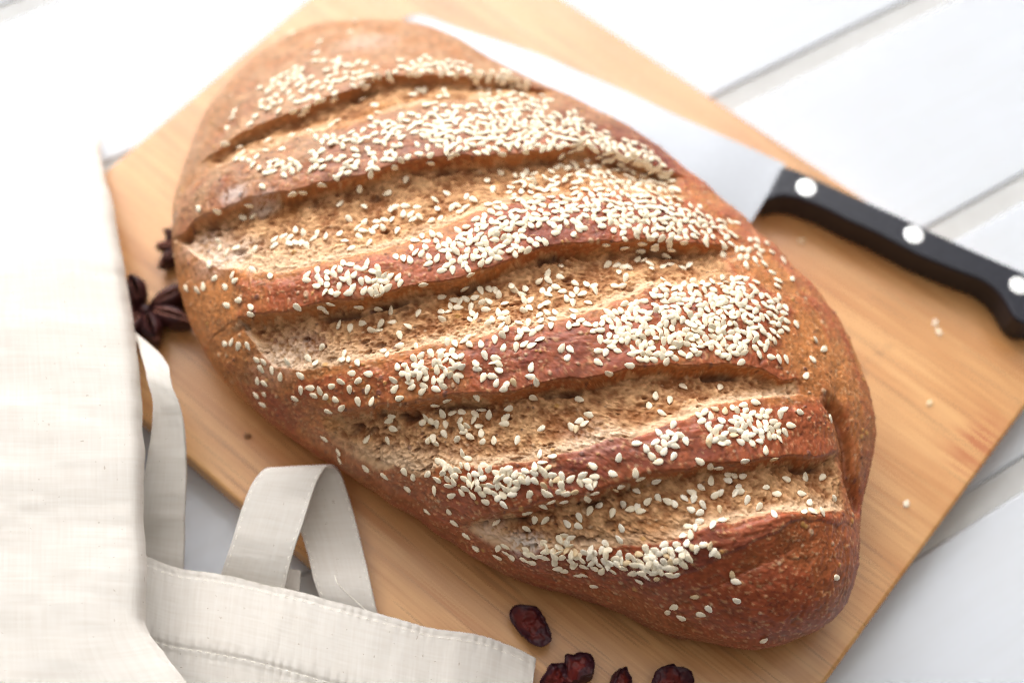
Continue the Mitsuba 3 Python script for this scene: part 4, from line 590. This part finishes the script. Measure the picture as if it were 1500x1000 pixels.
put("blade", blade(), "steel", "kitchen_knife", smooth=35)
hk = put("handle", rounded_slab(smooth_closed([[90.9, 292.7], [95.5, 291.6], [102.0, 288.8], [113.4, 283.5], [122.9, 279.2], [132.2, 275.0], [141.5, 270.5], [150.7, 266.3], [159.9, 262.2], [173.5, 256.3], [181.4, 252.7], [185.8, 248.3], [186.7, 243.0], [184.1, 238.6], [178.5, 236.0], [171.6, 235.9], [168.5, 237.8], [167.0, 241.3], [165.1, 245.9], [162.1, 249.4], [158.1, 252.0], [149.9, 254.8], [143.0, 257.4], [136.1, 260.3], [129.2, 264.1], [122.3, 267.9], [113.0, 271.8], [105.9, 275.7], [101.7, 277.3], [95.9, 279.3], [90.7, 279.7], [84.4, 277.4]], 1.0), 10.2, 22.4, 1.3, 6), "black_plastic", "kitchen_knife", smooth=40)
for (x, y) in [[99.2, 283.9], [136.3, 267.8], [171.4, 250.7]]:
    c = trimesh.creation.revolve([[0, 22.54], [3.1, 22.52], [3.4, 22.46], [3.45, 22.3], [3.45, 19.5], [0, 19.5]], sections=40)
    c.apply_translation([x, y, 0])
    put("rivet", c, "rivet_metal", hk, smooth=40)

# ---------------------------------------------------------------- the cotton bag
BAG = "tote_bag"
tag(BAG, "unbleached cotton tote bag with two handles, lying crumpled in front of the board", "bag")


def cloth_part(name, rows, nu, nv, thick, seed, amp=0.10, creases=1.5, label=None, reshape=None, soft=0.22):
    P, (Ug, Vg) = surf(rows, nu, nv, soft)
    P = weave(P, Ug, Vg, amp, seed, creases)
    if reshape is not None:
        P = reshape(P, Ug, Vg)
    v, f = sheet(P, thick)
    uv = np.stack([Ug.ravel(), Vg.ravel()], 1)
    key = put(name, (v, f), "cotton", BAG, smooth=True, uv=np.vstack([uv, uv]))
    if label:
        labels[key] = {"label": label}
    return key, P


def hem_relief(P, U, V):
    """The turned-over hem: a second layer down to its row of stitches."""
    h = 0.45 * (1 - np.clip((V - 0) / 1.0, 0, 1)) * 0 + 0.55 * (1 / (1 + np.exp((V - 25.5) / 0.35))) - 0.32 * np.exp(-(((V - 24.6) / 0.7) ** 2)) - 0.26 * np.exp(-(((V - 2.6) / 0.6) ** 2))
    # puckers along both seams
    pk = 0.22 * np.sin(U * 1.9 + 2.2 * np.sin(U * 0.31)) * (np.exp(-(((V - 24.6) / 3.0) ** 2)) + 0.8 * np.exp(-(((V - 2.6) / 2.0) ** 2)))
    P = P.copy()
    P[..., 2] += h + pk
    return P


cloth_part("side_panel", [[[-227.3, 280.8, 5.0], [-192.0, 291.7, 7.0], [-177.7, 296.0, 8.0], [-165.4, 297.9, 7.0], [-159.6, 296.8, 5.0], [-157.2, 294.1, 4.0]], [[-217.7, 264.6, 20.0], [-184.3, 275.7, 21.0], [-170.3, 279.9, 21.0], [-158.1, 282.6, 18.0], [-153.5, 284.1, 14.0], [-152.9, 283.2, 11.5]], [[-209.6, 247.6, 30.0], [-176.9, 256.3, 31.0], [-161.4, 259.6, 31.0], [-145.5, 260.2, 29.0], [-144.3, 262.5, 25.0], [-148.7, 267.6, 14.0]], [[-203.5, 232.3, 36.0], [-171.2, 239.3, 37.0], [-153.9, 242.5, 37.0], [-138.2, 244.2, 35.0], [-136.9, 246.3, 31.0], [-141.2, 251.2, 20.0]], [[-195.1, 209.0, 42.0], [-163.5, 213.7, 43.0], [-144.4, 215.9, 43.0], [-128.4, 217.5, 41.0], [-127.2, 219.4, 37.0], [-131.3, 223.8, 26.0]], [[-188.0, 186.2, 45.0], [-157.0, 189.6, 46.0], [-136.4, 191.6, 46.0], [-119.7, 193.6, 44.0], [-118.5, 195.3, 40.0], [-122.3, 199.1, 29.0]], [[-182.1, 165.4, 46.0], [-151.8, 168.7, 47.0], [-129.6, 170.6, 47.0], [-113.5, 172.7, 45.0], [-112.3, 174.1, 41.0], [-116.0, 177.5, 30.0]], [[-176.9, 146.0, 46.0], [-146.6, 147.7, 48.0], [-125.0, 149.5, 48.0], [-108.7, 151.7, 46.0], [-107.5, 153.0, 42.0], [-111.1, 155.8, 31.0]], [[-172.5, 129.4, 46.0], [-142.7, 131.1, 48.0], [-121.5, 132.8, 48.0], [-105.0, 134.5, 46.0], [-103.8, 135.6, 42.0], [-107.3, 138.0, 31.0]], [[-168.2, 113.4, 46.0], [-139.0, 115.1, 48.0], [-118.1, 116.8, 48.0], [-101.7, 118.1, 46.0], [-100.5, 119.1, 42.0], [-103.9, 121.1, 31.0]], [[-165.4, 102.7, 46.0], [-136.5, 104.4, 48.0], [-115.8, 106.0, 48.0], [-100.0, 106.3, 46.0], [-98.9, 107.2, 42.0], [-102.2, 108.9, 31.0]], [[-163.8, 97.0, 46.0], [-134.9, 97.7, 48.0], [-114.3, 99.0, 48.0], [-97.7, 102.0, 46.0], [-96.5, 102.8, 42.0], [-99.7, 104.4, 31.0]], [[-162.1, 90.4, 46.0], [-133.2, 90.2, 48.0], [-110.9, 91.6, 48.0], [-92.0, 95.9, 46.0], [-90.7, 96.6, 42.0], [-93.8, 98.1, 31.0]], [[-159.6, 81.2, 46.0], [-131.0, 81.1, 48.0], [-105.3, 82.7, 48.0], [-84.1, 87.8, 46.0], [-82.8, 88.5, 42.0], [-85.7, 89.7, 31.0]], [[-156.1, 65.4, 44.0], [-127.9, 65.3, 46.0], [-98.9, 66.7, 46.0], [-72.7, 73.9, 44.0], [-71.3, 74.5, 40.0], [-73.8, 75.3, 29.0]]], 620, 230, 1.0, 41, 0.045, 2.2, "large folded-over cotton panel with a soft crease near its end", soft=0.13)
_, HP = cloth_part("front_panel", [[[-142.7, 142.0, 12.0], [-142.0, 136.8, 12.8], [-141.0, 130.1, 13.2], [-139.7, 121.5, 13.2], [-138.9, 113.7, 12.2], [-137.6, 103.6, 11.0], [-135.3, 89.6, 10.0]], [[-122.1, 137.5, 13.5], [-121.6, 132.4, 14.3], [-120.8, 125.8, 14.7], [-119.7, 117.2, 14.7], [-119.0, 109.5, 13.7], [-117.8, 99.5, 12.5], [-115.8, 85.7, 11.5]], [[-108.1, 134.6, 15.0], [-107.6, 129.5, 15.8], [-106.9, 122.9, 16.2], [-106.0, 114.5, 16.2], [-105.3, 106.8, 15.2], [-104.3, 96.9, 14.0], [-102.5, 83.2, 13.0]], [[-97.9, 131.2, 16.5], [-97.5, 126.1, 17.3], [-96.9, 119.6, 17.7], [-96.0, 111.3, 17.7], [-95.5, 103.7, 16.7], [-94.5, 93.9, 15.5], [-92.8, 80.3, 14.5]], [[-83.5, 129.4, 18.0], [-83.2, 124.5, 18.8], [-82.7, 118.0, 19.2], [-82.0, 109.7, 19.2], [-81.5, 102.1, 18.2], [-80.7, 92.4, 17.0], [-79.2, 78.8, 16.0]], [[-71.1, 127.6, 18.6], [-70.8, 122.7, 19.4], [-70.4, 116.3, 19.8], [-69.8, 108.0, 19.8], [-69.4, 100.5, 18.8], [-68.6, 90.8, 17.6], [-67.3, 77.3, 16.6]], [[-58.2, 125.1, 19.0], [-58.0, 120.2, 19.8], [-57.7, 113.8, 20.2], [-57.2, 105.6, 20.2], [-56.9, 98.1, 19.2], [-56.2, 88.4, 18.0], [-55.0, 75.0, 17.0]], [[-39.0, 121.3, 19.0], [-39.0, 116.4, 19.8], [-38.8, 110.1, 20.2], [-38.5, 101.9, 20.2], [-38.3, 94.5, 19.2], [-37.8, 84.9, 18.0], [-36.8, 71.6, 17.0]], [[-24.3, 119.0, 18.5], [-24.4, 114.2, 19.3], [-24.3, 107.9, 19.7], [-24.1, 99.7, 19.7], [-24.0, 92.4, 18.7], [-23.6, 82.8, 17.5], [-22.8, 69.5, 16.5]], [[-13.8, 117.6, 17.6], [-14.0, 112.8, 18.4], [-14.0, 106.5, 18.8], [-13.9, 98.3, 18.8], [-13.8, 91.0, 17.8], [-13.5, 81.4, 16.6], [-12.9, 68.1, 15.6]], [[-3.4, 117.2, 16.6], [-3.7, 112.4, 17.4], [-3.8, 106.1, 17.8], [-3.7, 97.9, 17.8], [-3.7, 90.6, 16.8], [-3.5, 81.0, 15.6], [-3.0, 67.7, 14.6]], [[8.2, 114.9, 14.6], [7.9, 110.1, 15.4], [7.7, 103.8, 15.8], [7.6, 95.6, 15.8], [7.6, 88.3, 14.8], [7.7, 78.7, 13.6], [8.1, 65.4, 12.6]], [[15.5, 112.1, 13.0], [15.2, 107.3, 13.8], [15.1, 101.1, 14.2], [15.1, 93.0, 14.2], [15.2, 85.6, 13.2], [15.3, 76.1, 12.0], [15.7, 62.8, 11.6]]], 560, 200, 1.0, 43, 0.07, 3.2, "front of the bag with its stitched hem", hem_relief)
cloth_part("inner_hem", [[[-75.3, 136.0, 11.5], [-74.4, 129.8, 11.6], [-73.8, 121.0, 12.0]], [[-66.6, 135.1, 11.6], [-66.1, 128.7, 11.8], [-65.8, 120.6, 12.0]], [[-59.5, 134.5, 11.8], [-59.0, 127.9, 12.0], [-58.8, 120.0, 12.2]]], 60, 60, 1.0, 44, 0.08, 0.4)
_, SP = cloth_part("handle", [[[-85.8, 122.9, 15.5], [-78.5, 121.8, 15.6], [-71.1, 120.6, 15.7], [-63.9, 119.4, 15.8]], [[-84.5, 126.9, 17.0], [-77.4, 125.8, 17.1], [-70.2, 124.7, 17.3], [-63.1, 123.7, 17.4]], [[-83.0, 129.5, 20.0], [-76.1, 128.6, 20.1], [-69.1, 127.6, 20.3], [-62.2, 126.7, 20.4]], [[-80.9, 136.0, 24.5], [-74.3, 135.4, 24.7], [-67.5, 134.8, 24.8], [-60.9, 134.2, 25.0]], [[-78.8, 147.3, 27.0], [-72.1, 146.5, 27.3], [-65.2, 145.7, 27.7], [-58.5, 144.9, 28.0]], [[-77.1, 154.5, 27.8], [-70.4, 154.2, 28.1], [-63.6, 153.9, 28.5], [-56.9, 153.6, 28.8]], [[-75.2, 158.4, 28.0], [-68.6, 158.9, 28.3], [-61.8, 159.4, 28.7], [-55.2, 159.9, 29.0]], [[-72.5, 161.1, 27.0], [-65.9, 161.9, 27.3], [-59.2, 162.7, 27.7], [-52.6, 163.5, 28.0]], [[-70.2, 160.7, 24.0], [-63.9, 161.6, 24.3], [-57.3, 162.6, 24.7], [-50.9, 163.5, 25.0]], [[-66.5, 154.4, 18.5], [-60.2, 155.6, 18.8], [-53.7, 156.8, 19.2], [-47.4, 157.9, 19.5]], [[-62.2, 146.6, 16.2], [-56.1, 147.3, 16.5], [-49.8, 148.0, 16.7], [-43.6, 148.7, 17.0]], [[-58.6, 138.9, 14.6], [-52.5, 139.2, 14.9], [-46.3, 139.5, 15.1], [-40.3, 139.7, 15.4]], [[-55.5, 130.5, 15.5], [-49.3, 130.4, 16.0], [-43.1, 130.2, 16.5], [-37.0, 130.0, 17.0]], [[-51.1, 122.7, 12.5], [-45.3, 121.7, 12.7], [-39.3, 120.7, 12.8], [-33.5, 119.7, 13.0]]], 260, 90, 1.1, 45, 0.08, 2.2, "cotton handle standing up in an arch beside the loaf")
cloth_part("handle", [[[-112.6, 127.6, 9.0], [-107.1, 127.5, 9.3], [-101.4, 127.4, 9.7], [-95.8, 127.3, 10.0]], [[-112.9, 134.3, 12.0], [-107.2, 133.4, 12.5], [-101.4, 132.4, 13.0], [-95.7, 131.4, 13.5]], [[-112.4, 144.5, 18.0], [-107.0, 144.7, 18.7], [-101.5, 144.9, 19.3], [-96.2, 145.1, 20.0]], [[-110.5, 155.6, 25.0], [-105.9, 155.7, 25.7], [-101.1, 155.8, 26.3], [-96.5, 155.9, 27.0]], [[-109.1, 165.8, 31.0], [-105.4, 166.0, 31.7], [-101.5, 166.3, 32.3], [-97.7, 166.6, 33.0]], [[-108.6, 175.1, 36.0], [-105.8, 175.1, 36.5], [-102.8, 175.0, 37.0], [-99.9, 175.0, 37.5]], [[-111.7, 183.3, 39.0], [-108.9, 182.4, 39.2], [-106.1, 181.6, 39.3], [-103.3, 180.7, 39.5]], [[-115.4, 191.0, 38.5], [-111.8, 188.8, 38.8], [-108.1, 186.6, 39.2], [-104.6, 184.4, 39.5]], [[-119.6, 199.3, 34.0], [-115.8, 196.2, 34.7], [-112.0, 193.1, 35.3], [-108.4, 190.0, 36.0]], [[-126.6, 206.8, 26.0], [-122.9, 204.0, 26.7], [-119.0, 201.1, 27.3], [-115.3, 198.3, 28.0]]], 260, 70, 1.1, 46, 0.08, 2.0, "cotton handle half hidden under the folded panel")


def stitches(P, row, step):
    """A row of short threads lying on the cloth along a line of the grid."""
    line = P[:, row]
    d = np.r_[0, np.cumsum(np.linalg.norm(np.diff(line, axis=0), axis=1))]
    out, q = [], 1.0
    while q < d[-1] - 3:
        s_ = np.linspace(q, q + step * 0.62, 5)
        pts = np.stack([np.interp(s_, d, line[:, c]) for c in range(3)], 1)
        pts[:, 2] += 0.50 + np.array([-0.25, 0.02, 0.06, 0.02, -0.25])
        out.append(tube(pts, 0.19, 6))
        q += step
    return join(out)


vv = np.linspace(0, 1, HP.shape[1])
depth_v = np.r_[0, np.cumsum(np.linalg.norm(np.diff(HP, axis=1), axis=2).mean(0))]
for off in (2.6, 24.6):
    k = put("stitching", stitches(HP, int(np.searchsorted(depth_v, off)), 2.9), "cotton_thread", BAG, smooth=True)
    labels[k] = {"kind": "stuff"}
for row in (6, 83):
    k = put("stitching", stitches(SP, row, 2.9), "cotton_thread", BAG, smooth=True)
    labels[k] = {"kind": "stuff"}
put("loose_thread", tube(CubicSpline(np.arange(len([[-47.8, 129.4, 25.0], [-47.2, 127.8, 25.0], [-45.9, 126.3, 24.5], [-42.2, 123.8, 22.5], [-37.8, 120.9, 20.6], [-34.1, 119.2, 20.3], [-31.1, 118.2, 20.4]])), np.array([[-47.8, 129.4, 25.0], [-47.2, 127.8, 25.0], [-45.9, 126.3, 24.5], [-42.2, 123.8, 22.5], [-37.8, 120.9, 20.6], [-34.1, 119.2, 20.3], [-31.1, 118.2, 20.4]]))(np.linspace(0, len([[-47.8, 129.4, 25.0], [-47.2, 127.8, 25.0], [-45.9, 126.3, 24.5], [-42.2, 123.8, 22.5], [-37.8, 120.9, 20.6], [-34.1, 119.2, 20.3], [-31.1, 118.2, 20.4]]) - 1, 40)), 0.20, 7), "cotton_thread", BAG, smooth=True)

# ---------------------------------------------------------------- star anise
def carpel(length, width, height):
    """One boat-shaped pod of a star anise, along +x, split open along its upper seam."""
    n = 26
    V, F = [], []
    ring = [(-1.0, 0.55), (-0.95, 0.1), (-0.6, -0.6), (0, -0.95), (0.6, -0.6), (0.95, 0.1), (1.0, 0.55), (0.72, 0.92), (0.34, 0.98), (0.16, 0.55), (0, 0.1), (-0.16, 0.55), (-0.34, 0.98), (-0.72, 0.92)]
    for i in range(n):
        q = i / (n - 1)
        w = width / 2 * (0.22 + 1.0 * math.sin(math.pi * min(1, q * 0.98)) ** 0.9 * (1 - 0.35 * q)) * (1 - 0.93 * sstep(0.55, 1.0, q))
        hh = height / 2 * (0.55 + 0.75 * math.sin(math.pi * q) ** 0.8) * (1 - 0.75 * sstep(0.8, 1.0, q))
        lift = height * (0.42 + 0.35 * q ** 3)
        for (a, b) in ring:
            V.append([2.0 + length * q, w * a, lift + hh * b])
    m = len(ring)
    for i in range(n - 1):
        for j in range(m):
            a, b = i * m + j, i * m + (j + 1) % m
            F += [[a, a + m, b + m], [a, b + m, b]]
    for j in range(1, m - 1):
        F += [[0, j, j + 1], [(n - 1) * m, (n - 1) * m + j + 1, (n - 1) * m + j]]
    V = np.array(V)
    V += 0.35 * (meshkit.fbm(V / 1.6, 2, 3)[:, None] - 0.5) * np.array([0.5, 1, 1])
    return V, np.array(F)


def anise(cx, cy, z0, yaw, size, skip, label, seed):
    key = numbered("star_anise")
    tag(key, label, "star anise", "star anise pods beside the loaf")
    rng = np.random.default_rng(seed)
    for k in range(8):
        if k in skip:
            continue
        L = size * rng.uniform(0.75, 1.2)
        v, f = carpel(L, size * 0.46, size * 0.62 * rng.uniform(0.9, 1.1))
        a = yaw + k * math.pi / 4 + rng.normal(0, 0.12)
        Rz = np.array([[math.cos(a), -math.sin(a), 0], [math.sin(a), math.cos(a), 0], [0, 0, 1]])
        pk = put("carpel", (v @ Rz.T + [cx, cy, z0], f), "anise_husk", key, smooth=50)
        # the pale edges of the split
        for sgn in (-1, 1):
            q = np.linspace(0.12, 0.9, 14)
            w = size * 0.23 * (0.22 + np.sin(np.pi * q) ** 0.9 * (1 - 0.35 * q))
            hh = size * 0.29 * (0.55 + 0.75 * np.sin(np.pi * q) ** 0.8)
            pts = np.stack([2.0 + L * q, sgn * w * 0.30, size * 0.58 * (0.42 + 0.35 * q ** 3) + hh * 0.99], 1)
            put("seam", tube(pts @ Rz.T + [cx, cy, z0], 0.28, 6), "anise_rim", pk, smooth=True)
    put("hub", trimesh.creation.icosphere(2, size * 0.17).apply_translation([cx, cy, z0 + size * 0.26]), "anise_husk", key, smooth=True)


for args in [[np.float64(-124.0), np.float64(219.3), 10.0, -1.12, 15.0, [3], 'dark star anise on the board between the bag and the loaf, pods spread open', 1], [np.float64(-114.6), np.float64(245.6), 10.0, 0.15, 10.5, [0, 1, 7], 'dark star anise mostly tucked under the left side of the loaf', 2]]:
    anise(*args)

# ---------------------------------------------------------------- pieces of dried rose hip
def hip(length, width, depth, seed):
    """A dried half shell of a rose hip: pointed oval, dark wrinkled skin outside, red hollow inside."""
    rng = np.random.default_rng(seed)
    nr, na = 26, 72
    ang = np.arange(na) * 2 * np.pi / na
    lobes = 1 + 0.10 * np.cos(3 * ang + seed) + 0.06 * np.cos(5 * ang + 2 * seed)
    ox = length / 2 * np.sign(np.cos(ang)) * np.abs(np.cos(ang)) ** 1.25
    oy = width / 2 * np.sign(np.sin(ang)) * np.abs(np.sin(ang)) ** 0.95 * lobes
    V, Cc, F = [], [], []
    for side in (0, 1):
        for i in range(nr):
            q = 1 - i / (nr - 1)
            shrink = (0.80 if side == 0 else 1.0) if q < 1 else 1.0
            if side == 0:
                sc = q ** 0.9 * (1.0 if q == 1 else 0.9)
                z = depth * (0.80 + 0.30 * (1 - q ** 1.6)) + depth * 0.16 * np.cos(2 * ang + seed) * q
            else:
                sc = q ** 0.6
                z = depth * (0.95 * q ** 2.6) + depth * 0.16 * np.cos(2 * ang + seed) * q
            V.append(np.stack([ox * sc, oy * sc, z + 0 * ang], 1))
            Cc.append(np.tile([q, side, 0.0], (na, 1)))
    V, Cc = np.vstack(V), np.vstack(Cc)
    for side in (0, 1):
        for i in range(nr - 1):
            a = side * nr * na + i * na + np.arange(na)
            a2 = side * nr * na + i * na + (np.arange(na) + 1) % na
            quad = [np.stack([a, a2, a2 + na], 1), np.stack([a, a2 + na, a + na], 1)]
            F += quad if side == 0 else [x[:, ::-1] for x in quad]
    V += 3.0 * (meshkit.fbm(V / 3.0 + seed * 7, 3, seed)[:, None] - 0.5) * np.array([0.8, 0.8, 1.2])
    V[:, 2] -= V[:, 2].min()
    n = meshkit.fbm(V / 1.4 + seed, 3, seed + 1)
    inner = (Cc[:, 1] == 0) * sstep(0.95, 0.35, Cc[:, 0] + 1.6 * (n - 0.5) + 0.10 * V[:, 0] / length * 8 * 0.5)
    col = np.array([0.045, 0.010, 0.016]) * (0.5 + n)[:, None]
    red = np.array([0.13, 0.015, 0.011]) * (0.35 + 1.3 * n)[:, None]
    col = col * (1 - inner[:, None]) + red * inner[:, None]
    return V, np.vstack(F), np.clip(col, 0.003, 0.6)


for (x, y, z), yaw, L, W, D, tilt, seed, label in [[[np.float64(13.4), np.float64(122.5), 10.05], -0.72, 17.0, 10.5, 5.5, 0.25, 1, 'dark red dried fruit shell lying alone on the board in front of the loaf'], [[np.float64(19.7), np.float64(108.3), 10.05], 0.5, 11, 9.5, 6, 0.5, 2, 'dried fruit shell touching the corner of the bag hem'], [[np.float64(28.8), np.float64(108.2), 10.05], 0.9, 13, 10.5, 6.5, -0.35, 3, 'brightest pointed dried fruit piece, second from the bag'], [[np.float64(38.3), np.float64(107.2), 10.05], 1.3, 11, 7, 5, 0.6, 4, 'narrow dark pointed dried fruit piece between two larger ones'], [[np.float64(55.6), np.float64(109.8), 10.05], 0.2, 14, 11, 6, 0.35, 5, 'squarish red dried fruit piece farthest from the bag']]:
    v, f, c = hip(0.92 * L, 0.90 * W, D, seed)
    ct, st_ = math.cos(tilt), math.sin(tilt)
    v = v @ np.array([[1, 0, 0], [0, ct, -st_], [0, st_, ct]]).T
    v[:, 2] -= v[:, 2].min()
    cz, sz = math.cos(yaw), math.sin(yaw)
    v = v @ np.array([[cz, -sz, 0], [sz, cz, 0], [0, 0, 1]]).T + [x, y, z]
    tag(put("dried_rose_hip", (v, f), "dried_fruit", smooth=True, color=c), label, "dried fruit", "dried rose hip pieces at the board's near edge")
